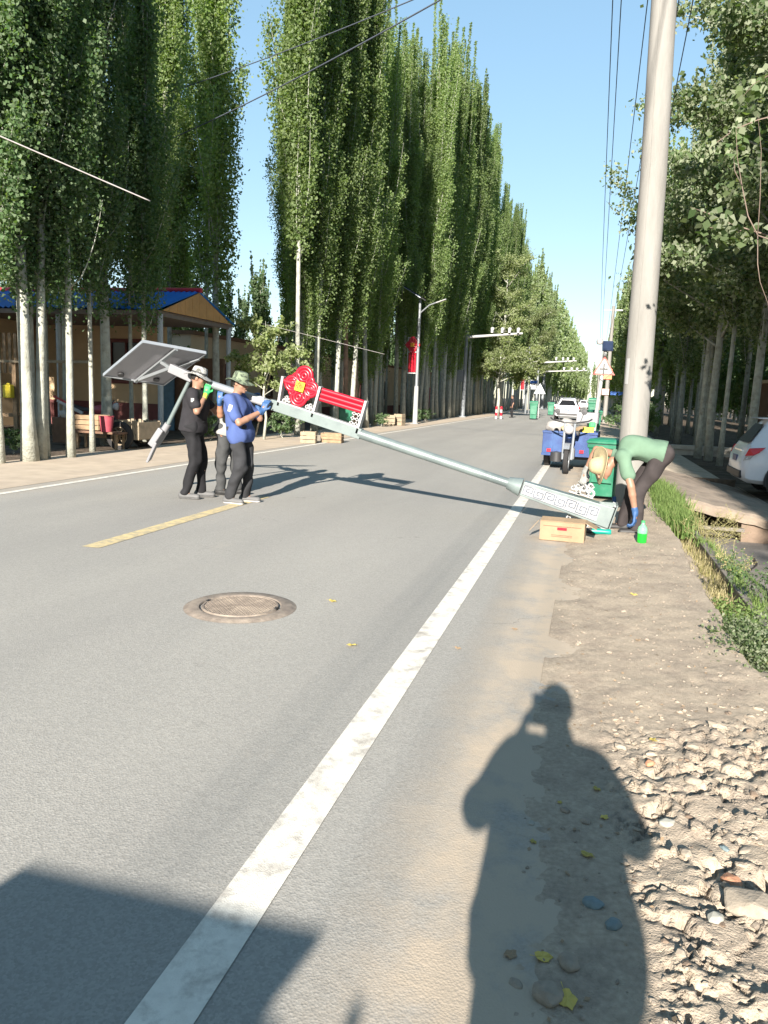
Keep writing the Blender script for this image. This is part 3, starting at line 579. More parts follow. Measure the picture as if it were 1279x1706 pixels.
def tree(key, x, y, z, label, group=None, s=1.0, rz=None, name='poplar_tree', cat='tree', sz=None, tilt=None):
    rr = random.Random(int(x*977+y*131)); r = thing(name, label, cat, (x, y, z), rr.uniform(0, 6.28) if rz is None else rz, group); r.scale = (s, s, sz or s)
    if tilt: r.rotation_euler = (tilt[0], tilt[1], r.rotation_euler[2])
    for n, me in zip(('trunk', 'crown'), PROTO[key]): o = bpy.data.objects.new(n, me); COL.objects.link(o); o.parent = r
    return r
rnd = random.Random(3)
HS = lambda y: float(np.interp(y, [20, 27, 32, 36, 39, 43, 48, 58, 64, 72, 104], [.95, .90, .84, .72, .84, .96, 1.0, 1.12, 1.08, 1.0, .90]))*rnd.uniform(.84, 1.06)
GAP = lambda x, y, r=1.05: abs(x+.450*y) < r*.95 and x < -8
G_L = 'tall poplars lining the left side of the road'
# the individually recognisable near trunks at far left (pixels of base and of a point up the trunk)
for (px, py, Y, key, s, tl, lab) in (
    (2, 772, 11.4, 'near3', 1.0, 0, 'slim pale poplar cut by the left edge of the picture'),
    (50, 768, 12.2, 'near0', 1.0, -.035, 'thickest of the near poplars at left, pale trunk leaning in front of the blue roof'),
    (68, 766, 12.5, 'near1', 1.0, -.05, 'pale poplar rising from the same foot just right of the thickest near trunk'),
    (78, 764, 12.9, 'near3', .95, -.02, 'thin crooked poplar with a leafy twig beside the twin trunks'),
    (118, 762, 13.1, 'near2', 1.0, .0, 'straight pale poplar standing alone in front of the wooden cart'),
    (154, 752, 14.3, 'near3', .98, -.01, 'slender poplar between the red bucket and the lone straight trunk')):
    g = gr(px, py); tree(key, g[0], g[1], -.01, lab, G_L, s, tilt=(0, tl, 0))
# crowns massed behind the shed and to its left
names = ['dark poplar behind the blue shed', 'dark poplar over the shed roof']
ORD = 'one two three four five six seven eight nine ten eleven twelve thirteen fourteen fifteen sixteen seventeen eighteen nineteen twenty twenty-one twenty-two'.split()
spots = [(-13.2, 12.0), (-14.8, 13.6), (-12.6, 15.4), (-16.5, 15.2), (-11.3, 16.4), (-13.2, 17.4), (-11.0, 17.6), (-12.3, 19.0), (-17.5, 18.6), (-14.6, 18.4),
         (-15.6, 25.0), (-14.4, 24.6), (-19.2, 25.6), (-13.4, 25.4), (-23, 27), (-16.2, 28)]
SO = sorted(range(len(spots)), key=lambda i: spots[i][0]/spots[i][1])
for i, (x, y) in enumerate(spots):
    if GAP(x, y): continue
    near = y < 20
    tree('near%d' % (i % 4) if near else 'mid%d' % (i % 5), x, y, -.01, (names[0] if not near else names[1])+', number %s of the shed clump from the left' % ORD[SO.index(i)], G_L, rnd.uniform(.95, 1.1) if near else rnd.uniform(.75, .9))
# front rank along the verge, in order away from the viewer
ordn = ['first', 'second', 'third', 'fourth', 'fifth', 'sixth', 'seventh', 'eighth', 'ninth', 'tenth', 'eleventh', 'twelfth', 'thirteenth', 'fourteenth', 'fifteenth', 'sixteenth', 'seventeenth', 'eighteenth']
def lmark(y, k):
    if y < 38: return '%s front-rank poplar past the shed, left roadside' % ordn[min(k, 17)]
    if y < 55: return '%s front-rank poplar between the knot lamp and the camera gantry' % ordn[min(k, 17)]
    if y < 80: return '%s front-rank poplar beyond the camera gantry on the left' % ordn[min(k, 17)]
    return '%s front-rank poplar past the bus stop sign on the left' % ordn[min(k, 17)]
k = 0; zone_ = 0; y = 20.6
while y < 104:
    z_ = 0 if y < 38 else 1 if y < 55 else 2 if y < 80 else 3
    if z_ != zone_: zone_ = z_; k = 0
    hs = HS(y)
    xx = -9.25-.25*rnd.random()-(.4 if y < 24 else 0)
    if GAP(xx, y) or (28 < y < 38.5 and abs(xx+.232*y) < 1.15): y += .7; continue
    t = tree('mid%d' % rnd.randrange(5), xx, y, -.01, lmark(y, k) if k < 18 else 'front-rank poplar far beyond the camera gantry on the left', G_L, hs, sz=hs*rnd.uniform(.97, 1.05), tilt=(rnd.uniform(-.02, .02), rnd.uniform(-.01, .035), 0))
    k += 1; y += rnd.uniform(1.15, 1.9)*(1+.004*y)
# rear ranks
for X0, y0, st in ((-10.3, 21.4, 2.1), (-11.4, 22.6, 2.9), (-12.6, 28, 4.4)):
    y = y0
    while y < 85:
        xx = X0+rnd.uniform(-.3, .3)
        if GAP(xx, y): y += .8; continue
        hs = HS(y)*.95; tree('mid%d' % rnd.randrange(5), xx, y, -.01, 'poplar in the crowded rear ranks left of the road, mostly hidden by the front row', 'rear poplars left of the road', hs); y += rnd.uniform(.7, 1.3)*st
# far left and far right
y = 105
while y < 150:
    for dx in (0, 2.1):
        x = -9.2+max(0, y-70)*.021-dx+rnd.uniform(-.3, .3); tree('far%d' % rnd.randrange(3), x, y+rnd.uniform(-.6, .6), -.01, 'pale poplar in the distant row left of the road', 'distant poplars left of the road', rnd.uniform(.86, 1.06))
    y += rnd.uniform(2.6, 3.6)*(1+(y-84)*.006)
y = 46
while y < 130:
    for dx in (0, 2.4):
        x = 3.7+dx+rnd.uniform(-.3, .3); tree('far%d' % rnd.randrange(3), x, y+rnd.uniform(-.6, .6), -.33, 'poplar in the distant row right of the road', 'distant poplars right of the road', rnd.uniform(.68, .86)*(1.0 if y < 120 else 1.1))
    y += rnd.uniform(2.6, 3.6)*(1+(y-46)*.006)
def mass(name, xs_of, y0, y1, step, label, sc, m, low=False):
    t_, c_, obs = poplar(80, 20, 2.4 if low else 1.7, .2 if low else 2.6, 5200 if low else 2100, .42 if low else .62, m, M_['bark'], r0=.16, nb=110 if low else 60, wood=0)
    n = len(t_.vertices); tv = np.empty(n*3, np.float32); t_.vertices.foreach_get('co', tv); tv = tv.reshape(-1, 3); n = len(c_.vertices); cv = np.empty(n*3, np.float32); c_.vertices.foreach_get('co', cv); cv = cv.reshape(-1, 3)
    tf = [tuple(p.vertices) for p in t_.polygons if len(p.vertices) == 4]; tf = np.array(tf); cf = np.arange(len(cv)).reshape(-1, 4)
    for o in obs: bpy.data.objects.remove(o)
    VV = {0: [], 1: []}; FF = {0: [], 1: []}; y = y0
    while y < y1:
        for dx in (0, 2.3):
            a = rnd.uniform(0, 6.28); sc_ = rnd.uniform(*sc); R3 = np.array([[math.cos(a), -math.sin(a), 0], [math.sin(a), math.cos(a), 0], [0, 0, 1]])*sc_; p = np.array([xs_of(y, dx)+rnd.uniform(-.3, .3), y, -.02])
            for k_, (v, f) in enumerate(((tv, tf), (cv, cf))):
                FF[k_].append(f+sum(len(q) for q in VV[k_])); VV[k_].append(v@R3.T+p)
        y += rnd.uniform(3.4, 4.4)
    tag(np_mesh(name+'_trunks', np.concatenate(VV[0]), np.concatenate(FF[0]), M_['bark']), label+', their pale trunks', kind='stuff')
    tag(np_mesh(name+'_crowns', np.concatenate(VV[1]), np.concatenate(FF[1]), m, smooth=False), label+', their merged crowns', kind='stuff')
mass('distant_poplars', lambda y, dx: -9.2+(y-70)*.021-dx, 151, 340, 4, 'far-off poplar row left of the road', (.86, 1.06), M_['leaf_far'])
mass('back_grove', lambda y, dx: -18.5-dx*2.2, 30, 150, 4, 'grove far behind the left roadside rows', (.34, .5), M_['leaf_shade'], True)
mass('back_grove_right', lambda y, dx: 13.5+dx*2.0, 22, 150, 4, 'grove far behind the right-hand trees', (.6, .85), M_['leaf_shade'], True)
mass('road_end_trees', lambda y, dx: rnd.uniform(-10, 10), 345, 385, 4, 'trees closing the far end of the road', (.6, .9), M_['leaf_far'])
mass('distant_right_poplars', lambda y, dx: 3.7+dx, 131, 340, 4, 'far-off poplar row right of the road', (.75, .95), M_['leaf_far'])
# right-hand grove
k = 0; ORDN = ['', '', '', '']+['first', 'second', 'third', 'fourth', 'fifth', 'sixth', 'seventh', 'eighth', 'ninth', 'tenth', 'eleventh', 'twelfth', 'thirteenth', 'fourteenth', 'fifteenth', 'sixteenth', 'seventeenth']
for (x, y, key, s) in ((3.95, 25.5, 'right1', .9), (4.4, 23.6, 'right0', .95), (4.75, 25.2, 'right2', .9), (5.3, 24.0, 'right1', 1.0), (3.7, 28.6, 'right2', .9), (6.2, 26.5, 'right1', 1.0), (6.9, 22.6, 'right1', .95), (7.9, 24.5, 'right2', 1.0), (4.2, 31.5, 'right0', .9), (5.6, 29.6, 'right1', .9),
                       (4.3, 34.2, 'right1', .95), (5.2, 36.5, 'right2', .9), (4.0, 38.2, 'right0', .9), (7.2, 31.6, 'right0', 1), (9.2, 27, 'right1', 1), (8.6, 33, 'right2', 1), (10.5, 30, 'right0', 1), (4.1, 42, 'right1', .85), (5.5, 43, 'right2', .9), (7, 40, 'right0', 1)):
    lab = ['slim trunk nearest the concrete pole in the shaded right grove', 'thickest trunk of the right grove, standing left of the parked car', 'trunk just right of the thickest one in the right grove', 'thin straight trunk between the thick trunk and the parked car'][k] if k < 4 else 'poplar in the dark right grove, %s deeper in from the thick trunk' % ORDN[k]
    tree(key, x, y, -.33, lab, 'poplars in the right-hand grove', s); k += 1
tree('broad0', 4.6, 19.8, -.33, 'broad grey-green tree overhanging the parked white car', 'broad trees on the right', 1.05, rz=.4, name='broadleaf_tree')
tree('broad1', 3.9, 27.5, -.33, 'broad tree whose branches reach left past the concrete pole over the wires', 'broad trees on the right', 1.08, rz=2.2, name='broadleaf_tree')
tree('broad1', 7.6, 19.5, -.33, 'dense broad tree filling the right edge above the parked car', 'broad trees on the right', 1.15, rz=4.4, name='broadleaf_tree')
tree('broad0', 6.2, 15.0, -.33, 'nearest broad tree, its branches hanging in at the top right corner', 'broad trees on the right', .95, rz=1.0, name='broadleaf_tree')
tree('pale', -7.9, 70, -.01, 'pale loose broad tree leaning toward the road beyond the tall poplars', None, .92, rz=1.2, name='broadleaf_tree')
tree('pale', -8.3, 106, -.01, 'second pale broad tree, farther along the left row', None, .9, rz=2.9, name='broadleaf_tree')
tree('weep', -7.4, 64, -.01, 'low drooping yellow-green tree just past the camera gantry', None, 1.25, rz=.3, name='broadleaf_tree')
tree('sapling', -9.3, 21.2, -.01, 'leafy sunlit sapling behind the red knot lamp', 'sunlit saplings', 1.1, name='sapling')
tree('sapling', -16.4, 27.6, -.01, 'pale sapling showing above the compound wall right of the shed', 'sunlit saplings', 1.3, name='sapling')
# shade trees that stand behind the viewer
for (x, y) in ((-11.4, 6), (-13, 3), (-11.2, 0), (-12.8, -4), (-11.2, -7), (-13.2, -10), (-11.4, -14), (-12.4, -19), (-11.2, -24), (-13, -28), (-15.5, 5), (-16, -2), (-15.5, -9), (-17, 8), (-15.3, -16), (-19, 3), (-19, -6), (-18.5, -13)):
    tree('behind%d' % rnd.randrange(2), x, y, -.01, 'poplar of the left row standing behind the viewer', 'poplars behind the viewer', rnd.uniform(.85, 1.05))
for (x, y) in ((4.4, 2), (5.2, -1), (4.3, -4), (5.6, -7), (4.5, -10), (5.2, -14), (4.5, -18), (4.8, -23), (7.5, 4), (8, -2), (7.6, -8), (10, 3), (7.8, -14), (10.5, -5)):
    tree('behind%d' % rnd.randrange(2), x, y, -.33, 'poplar of the right row standing behind the viewer', 'poplars behind the viewer', rnd.uniform(.85, 1.05))
# shrubs at the foot of the rows
for i, (x, y, s, lab) in enumerate(((1.75, 31, 1.5, 'dark shrub at the foot of the concrete pole, nearer of two'), (1.9, 35.5, 1.9, 'tall dark shrub behind the sign pole on the right verge'), (-9.2, 22.4, .8, 'low shrub behind the wooden crates left of the road'), (-9.0, 33.5, .6, 'small green shrub left of the knot lamp pole foot'), (-9.05, 41, .7, 'green shrub right of the knot lamp pole foot'), (-9.1, 43.5, .7, 'second green shrub past the knot lamp pole'), (-11.3, 13.2, .5, 'small weed bush at the foot of the near left trunks'), (-10.2, 19.6, .7, 'dark bush under the leaning bare pole'), (4.4, 20.2, .6, 'low dark bush between the grove and the parked car'))):
    tree('bush', x, y, -.33*(x > 3) - .01, lab, None, s, name='shrub', cat='shrub')
# ditch-side plants
def blades(name, pts_, h, m, n, seed, w=.006, spread=.05, label=None, kind='stuff'):
    rg = np.random.RandomState(seed); V = []; 
    for i in range(n):
        p = pts_[rg.randint(len(pts_))]; c = np.array(p)+np.array([rg.normal()*spread, rg.normal()*spread*2, 0]); a = rg.uniform(0, 6.28); hh = h*rg.uniform(.5, 1.2); dr = np.array([math.cos(a), math.sin(a), 0]); s = np.array([-dr[1], dr[0], 0])*w
        m1 = c+np.array([0, 0, hh*.6])+dr*hh*.15; t = c+np.array([0, 0, hh])+dr*hh*rg.uniform(.2, .7); V += [c-s, c+s, m1+s*.8, m1-s*.8, m1-s*.8, m1+s*.8, t, t+s*.05]
    V = np.array(V); o = np_mesh(name, V, np.arange(len(V)).reshape(-1, 4), m, smooth=False); tag(o, label, kind=kind); return o
rg = np.random.RandomState(2)
ptsg = [(1.08+.30*rg.rand()-.02*(16-y)*.4, y, -.08+.06*rg.rand()) for y in np.linspace(9.8, 14.6, 60)]
blades('grass', ptsg, .23, M_['grass'], 5600, 1, .007, .07, 'lush green grass on the ditch edge behind the bending man')
ptsg = [(1.12+.22*rg.rand(), y, -.20) for y in np.linspace(5.2, 11, 40)]
blades('dry_grass', ptsg, .13, M_['straw'], 2600, 5, .004, .06, 'dry short grass along the crumbling ditch edge')
ptsg = [(1.36+.10*rg.rand(), y, -.12) for y in np.linspace(5.4, 9.5, 30)]
blades('ditch_grass', ptsg, .12, M_['grass'], 1100, 7, .005, .03, 'green grass growing over the concrete ditch rim')
def weed(x, y, z, h, label, m, seed, n=16, leafy=0):
    rg = np.random.RandomState(seed); T = thing('weed_plant', label, 'plant', (x, y, z)); b = MB(); L = []
    for i in range(n):
        a = rg.uniform(0, 6.28); sp = rg.uniform(.25, 1.0); e = np.array([math.cos(a)*sp*h*.9, math.sin(a)*sp*h*.7, h*rg.uniform(.55, 1.1)]); P = [np.zeros(3), e*np.array([.35, .35, .55]), e]; b.tube(P, [.004, .003, .0015], 4)
        for j in range(9):
            t0 = rg.uniform(.4, 1); q = P[1]+(P[2]-P[1])*max(0, (t0-.3)/.7); d = U(rg.normal(size=3)+np.array([0, 0, .6]))*rg.uniform(.05, .16)*h/.5; b.tube([q, q+d], [.0022, .0012], 3)
            for u in range(5 if leafy == 0 else 9): L.append(q+d*rg.uniform(.2, 1.1)+rg.normal(size=3)*.008*(1+leafy*2))
    b.build('stem', m, T); V, F = leaf_arrays(np.array(L), .014+.012*leafy, rg); np_mesh('leaf_sprays', V, F, m if not leafy else M_['leaf_shade'], T, smooth=False)
    return T
weed(1.50, 10.3, -.35, .52, 'dry straw-coloured weed leaning over the ditch below the bridge', M_['straw'], 3, 22)
weed(1.42, 9.6, -.30, .55, 'dry branching weed in the middle of the ditch rim', M_['straw'], 4, 14)
weed(1.45, 7.9, -.25, .40, 'sparse dry weed where the ditch rim narrows', M_['straw'], 5, 10)
weed(1.55, 6.6, -.20, .50, 'green-stemmed weed at the right edge of the picture', M_['grass'], 6, 12, 1)
def low_bush(x, y, z, rx, ry, h, n, label, seed, m, ls):
    rg = np.random.RandomState(seed); T = thing('creeping_bush', label, 'bush', (x, y, z)); c = rg.normal(size=(n, 3)); c /= np.linalg.norm(c, axis=1)[:, None]; c *= rg.uniform(.3, 1, (n, 1))**.5; c[:, 2] = abs(c[:, 2]); c *= np.array([rx, ry, h]); cl = rg.randint(0, 40, n); off = rg.normal(size=(40, 3))*np.array([rx, ry, h])*.25; c += off[cl]; c[:, 2] = np.maximum(c[:, 2], .0)
    V, F = leaf_arrays(c, ls, rg, 0, .6); np_mesh('foliage', V, F, m, T, smooth=False); b = MB()
    for i in range(26): a = rg.uniform(0, 6.28); b.tube([(0, 0, 0), (rx*.5*math.cos(a), ry*.5*math.sin(a), h*.6), (rx*math.cos(a), ry*math.sin(a), h*.5*rg.rand())], [.004, .003, .001], 3)
    b.build('stem', M_['straw'], T); return T
low_bush(1.08, 5.05, -.06, .30, .62, .16, 6500, 'low tangled grey-green bush at the right edge beside the dirt', 1, M_['leaf_grey'], .026)
low_bush(1.22, 6.1, -.18, .18, .5, .16, 2500, 'small bright green clump behind the tangled bush', 2, M_['grass'], .03)
# stones
stn = [(1108, 1300, .055, 'stone_pale', 'flat pale greenish stone in the cracked dirt below the yellow leaf'), (1082, 1290, .028, 'brickred', 'small orange brick chip under the yellow leaf'), (1218, 1490, .042, 'brickred', 'orange brick shard beside the dark gap at lower right'), (985, 1512, .036, 'stone_blue', 'round blue-grey stone inside the shadow, left of its twin'), (1022, 1550, .034, 'stone_blue', 'bluish stone near the right edge of the shadow'),
       (1205, 1437, .020, 'stone_blue', 'small grey pebble among the broken dirt at right'), (1150, 1320, .035, 'stone', 'tan stone right of the flat greenish stone'), (1240, 1440, .03, 'stone', 'tan lump at the right picture edge'), (945, 1608, .045, 'stone', 'flat grey stone at the bottom of the shadow'), (912, 1662, .05, 'stone', 'large grey stone at the bottom edge inside the shadow'), (1190, 1560, .03, 'stone_pale', 'pale green chip below the brick shard'), (885, 1372, .018, 'stone_pale', 'pale chip on the asphalt edge inside the shadow'), (1258, 1545, .09, 'stone', 'big pinkish slab at the lower right edge'), (1110, 1385, .03, 'stone_pale', 'white stone in the middle of the cracked dirt'), (1140, 1440, .028, 'stone', 'rounded tan stone in the cracks'), (860, 1640, .022, 'stone', 'small stone on the asphalt edge near the bottom')]
for i, (px, py, r, m, lab) in enumerate(stn):
    g = gr(px, py); z = dirt_z(g[0], g[1]); b = MB(); b.rock(g*np.array([1, 1, 0])+np.array([0, 0, z+r*.15]), r, (1.1, .8, .5), 100+i, i); o = b.build('stone', M_[m], off=(g[0], g[1], z), bevel=r*.12); o.location = (g[0], g[1], z); tag(o, lab, 'stone')
rg = np.random.RandomState(12)
for nm, mm_, cnt, lab in (('dirt_clods', 'dirt_near', 260, 'broken clods of dry earth at lower right'), ('grey_chips', 'stone', 110, 'small grey and tan stone chips among the clods'), ('brown_chips', 'earth', 60, 'dark brown crumbs in the cracks at lower right')):
    b = MB()
    for k_ in range(cnt):
        y = rg.uniform(1.0, 3.9); x = rg.uniform(.20, 1.0); r = rg.uniform(.005, .016)*(1.9 if k_ % 9 == 0 else 1); b.rock((x, y, dirt_z(x, y)+r*.15), r, (rg.uniform(.9, 1.5), .9, rg.uniform(.35, .7)), 500+k_, rg.uniform(0, 6))
    tag(b.build(nm, M_[mm_]), lab, kind='stuff')
V = []; n_ = 240
for k_ in range(n_):
    y = rg.uniform(1.0, 8)**1.0; x = rg.uniform(-.1, 1.0); z = dirt_z(x, y)+.004; a = rg.uniform(0, 6.28); L_ = rg.uniform(.006, .016); d_ = np.array([math.cos(a)*L_, math.sin(a)*L_, rg.uniform(-.003, .004)]); e_ = np.array([-math.sin(a)*L_*.5, math.cos(a)*L_*.5, rg.uniform(-.003, .003)]); c_ = np.array([x, y, z]); V += [c_-d_, c_-e_, c_+d_, c_+e_]
tag(np_mesh('leaf_litter', np.array(V), np.arange(len(V)).reshape(-1, 4), M_['cardboard'], smooth=False), 'dry brown leaf crumbs on the dirt shoulder', kind='stuff')
# fallen leaves
def fallen_leaf(px, py, s, label, rz, m='yleaf', z=None):
    g = gr(px, py); z = (dirt_z(g[0], g[1]) if g[0] > -.15 else .004)+.003; b = MB(); n = 15; vs = [(0, 0, .004)]
    for i in range(n):
        a = 2*math.pi*i/n; r = s*(.62+.38*abs(math.cos(2.5*a)))*(1.15 if i == 0 else 1); vs.append((r*math.cos(a), r*.8*math.sin(a), .25*s*math.sin(a*2+rz)**2+.002))
    vs.append((-s*1.5, .0, .006)); vs.append((-s*1.5, s*.05, .006))
    b.add(vs, [(0, i+1, (i+1) % n+1) for i in range(n)]+[(0, 16, 17)]); o = b.build('fallen_leaf', M_[m]); o.location = (g[0], g[1], z); o.rotation_euler = (.1, .12, rz)
    sd = o.modifiers.new('thick', 'SOLIDIFY'); sd.thickness = .0012; tag(o, label, 'leaf', 'fallen leaves')
for (px, py, s, lab, rz) in ((553, 1003, .028, 'pale yellow leaf on the asphalt right of the manhole', .3), (585, 1077, .030, 'yellow leaf on the asphalt below and right of the manhole', 2.9), (1087, 1248, .022, 'yellow leaf at the top of the cracked dirt', .8), (993, 1322, .020, 'greenish leaf in the shadow, nearest the shoulder of it', 2), (1006, 1368, .018, 'yellow-green leaf on the right edge of the shadow', 1), (932, 1340, .012, 'tiny pale leaf in the middle of the shadow', 1.2), (888, 1403, .016, 'narrow yellow leaf on the left half of the shadow', 1.9), (977, 1430, .024, 'mottled yellow leaf in the middle right of the shadow', 2.4), (904, 1598, .026, 'large yellow leaf near the bottom of the shadow', .4), (944, 1672, .032, 'largest yellow leaf at the bottom edge', 5.1), (1055, 997, .03, 'yellow blade-like leaf on the sunlit dirt', .1)):
    fallen_leaf(px, py, s, lab, rz)
fallen_leaf(850, 1592, .022, 'curled brown leaf on the asphalt edge in the shadow', 1.0, 'cardboard'); fallen_leaf(762, 1082, .02, 'small brown leaf on the asphalt left of the dirt', .2, 'cardboard'); fallen_leaf(1062, 1075, .02, 'small brown leaf on the sunlit dirt', .9, 'cardboard'); fallen_leaf(857, 1050, .02, 'brown leaf on the asphalt above the white line', .5, 'cardboard')
# manhole
mh = thing('manhole_cover', 'round rusty manhole cover with a diamond pattern set in the asphalt', 'manhole', (-2.235, 4.74, 0))
b = MB(); b.lathe([(.275, .003), (.282, .012), (.352, .014), (.366, .006), (.385, .001)], 64); b.build('frame', M_['iron'], mh, smooth=True)
b = MB(); b.lathe([(.0001, .010), (.262, .010), (.266, .003)], 64)
b.build('lid', M_['iron'], mh, smooth=True)
b = MB()
for i in range(-14, 15):
    for j in range(-14, 15):
        x = i*.0185; y = j*.0185
        if x*x+y*y < .243**2: b.box((x, y, .0115), (.013, .0055, .005), rz=R_(45) if (i+j) % 2 else R_(-45))
tag(b.build('tread_pattern', M_['iron'], mh), kind='stuff')
b = MB(); b.lathe([(.246, .010), (.248, .0155), (.259, .0155), (.261, .010)], 64); b.build('rim', M_['iron'], mh, smooth=True)
b = MB()
for s in (-1, 1): b.box((s*.255, .02, .012), (.02, .04, .012))
b.build('lifting_slot', M_['blackp'], mh)
# ================================================================ concrete pole and wires
pp = thing('utility_pole', 'tall round concrete utility pole behind the green wheelie bin', 'pole', (.62, 11.42, 0))
b = MB(); b.tube([(0, 0, -.05), (-.02, 0, 2), (-.045, 0, 4.5), (-.11, 0, 7), (-.17, 0, 10.2)], [.192, .183, .171, .159, .142], 40); b.build('shaft', M_['pole_concrete'], pp, smooth=True)
for a_ in (R_(250), R_(70)):
    b = MB(); b.tube([(r_*math.cos(a_)+dx, r_*math.sin(a_), z) for (z, r_, dx) in ((0, .1915, 0), (2, .1825, -.02), (4.5, .1705, -.045), (7, .1585, -.11), (10.2, .1415, -.17))], .0028, 4); b.build('mould_seam', M_['pole_concrete'], pp)
b = MB(); b.tube([(-.006, 0, .98), (-.007, 0, 1.02)], [.1895, .1895], 40, cap=False); b.build('faded_red_band', M_['pink'], pp, smooth='all')
b = MB(); a0 = R_(205)
arc = [(.187*math.cos(a0+k*.09), .187*math.sin(a0+k*.09)) for k in range(5)]
b.add([(x-.02, y, z) for z in (1.75, 2.1) for (x, y) in arc], [(i, i+1, i+6, i+5) for i in range(4)]); b.build('paper_notice', M_['white'], pp)
b = MB(); b.box((-.165, 0, 9.55), (1.5, .08, .10)); b.build('crossarm', M_['polegrey'], pp, bevel=.005)
for x in (-.75, -.55, .0, .38):
    b = MB(); b.lathe([(.001, .16), (.03, .15), (.045, .10), (.03, .08), (.045, .04), (.02, .0), (.001, 0)], 10, (x-.1, 0, 9.60)); b.build('insulator', M_['white'], pp, smooth='all')
def wire(pts_, r, label, m='wire', sag=.0, group=None):
    a, b_ = np.array(pts_[0], float), np.array(pts_[-1], float); P = [a+(b_-a)*t-np.array([0, 0, sag*4*t*(1-t)]) for t in np.linspace(0, 1, 28)]
    b = MB(); b.tube(P, r, 5); o = b.build('overhead_wire', M_[m], off=a, smooth='all'); o.location = tuple(a); return tag(o, label, 'wire', group)
GW = 'overhead wires along the road'
for i, (x0, x1, lab) in enumerate(((-.24, .45, 'leftmost of the wires running along the road'), (-.08, .62, 'second wire from the left of those along the road'), (.42, 1.05, 'third roadside wire, left of the concrete pole'), (.80, 1.25, 'fourth roadside wire, just left of the concrete pole'))):
    wire([(x0, 11.4, 9.62), (x1, 88, 8.0)], .011, lab, sag=1.0, group=GW)
    wire([(x0, 11.4, 9.62), (x0-.2, -30, 9.4)], .011, lab.replace('running ', '')+', its length behind the viewer', sag=.6, group=GW)
wire([(.75, 11.2, 7.3), (1.6, 60, 6.4)], .009, 'thin wire right of the concrete pole in front of the leaves', sag=.5, group=GW)
wire([(.95, 11.2, 7.4), (2.0, 60, 6.6)], .009, 'outermost right wire crossing the broad trees', sag=.5, group=GW)
wire([(.45, 11.4, 8.25), (-14.3, 22, 8.35)], .014, 'black cable slanting from the concrete pole over the road, lower of two', sag=.25)
wire([(.45, 11.4, 8.0), (-15.2, 22, 9.7)], .011, 'thin cable slanting across the poplars, upper of two', sag=.25)
wire([at(-30, 214, 9.6), at(250, 335, 11.2)], .010, 'thick pale cable slanting down at upper left in front of the poplars', 'wire_pale')
wire([at(640, 590, 21.5), at(400, 530, 21.5)], .004, 'thin line strung between the trunks near the compound wall', 'wire_pale')
# farther utility poles on the right
for i, y in enumerate((60, 108, 160)):
    p = thing('utility_pole', ['concrete utility pole behind the triangular sign, with an orange plate', 'second distant utility pole on the right verge', 'farthest utility pole on the right verge'][i], 'pole', (1.05, y, 0)); b = MB(); b.tube([(0, 0, -.1), (0, 0, 8.4)], [.17, .11], 12); b.build('shaft', M_['pole_concrete'], p, smooth=True); b = MB(); b.box((0, 0, 8.1), (1.3, .1, .1)); b.build('crossarm', M_['polegrey'], p)
    if i == 0:
        b = MB(); b.box((-.05, -.24, 3.5), (.62, .03, .75)); b.build('orange_plate', M_['signorange'], p); b = MB(); b.box((-.1, -.24, 2.2), (.5, .03, .45)); b.build('small_plate', M_['pink'], p)
# bare twigs hanging in at the upper right
def branch(label, paths, Y, r, leaves=None, seed=0):
    o0 = at(*paths[0][0], Y); b = MB(); T = thing('hanging_branch', label, 'branch', o0); L = []; rg = np.random.RandomState(seed)
    for i, p in enumerate(paths): P = [at(x, y, Y+.06*math.sin(j*1.7+i))-o0 for j, (x, y) in enumerate(p)]; b.tube(P, [r*(1-.75*j/(len(P)-1))*(1 if i == 0 else .6) for j in range(len(P))], 6); L.append(P)
    b.build('twigs', M_['twig'], T, smooth='all')
    if leaves:
        n, ls, sg = leaves; C = []
        for P in L:
            P = np.array(P); tt = rg.uniform(0, len(P)-1, n); C.append(np.stack([np.interp(tt, range(len(P)), P[:, k]) for k in range(3)], 1)+rg.normal(size=(n, 3))*sg-np.array([0, 0, sg*.6]))
        V, F = leaf_arrays(np.concatenate(C), ls, rg, .8, .8); np_mesh('leaves', V, F, M_['leaf_grey'], T, smooth=False)
    return T
branch('bare forked twig hanging in at the upper right edge', [[(1300, 405), (1279, 398), (1262, 392), (1246, 360), (1236, 310), (1228, 262), (1226, 215)], [(1262, 392), (1266, 330), (1268, 250), (1262, 190)], [(1262, 392), (1262, 440), (1266, 470), (1279, 505), (1284, 560)], [(1236, 310), (1224, 285), (1222, 262)]], 6.5, .0065)
branch('leafy low twig of the right-hand tree pointing at the concrete pole', [[(1290, 395), (1255, 385), (1215, 372), (1178, 355), (1150, 345)], [(1240, 380), (1222, 392), (1205, 395)], [(1215, 372), (1190, 380), (1172, 378)]], 8.0, .009, (70, .085, .055), 3)
branch('drooping leafy twig above the bare forked twig at right', [[(1300, 190), (1262, 200), (1225, 215), (1190, 240), (1170, 262)], [(1240, 208), (1225, 235), (1215, 255)], [(1290, 120), (1255, 140), (1230, 170)]], 8.5, .008, (60, .08, .06), 5)
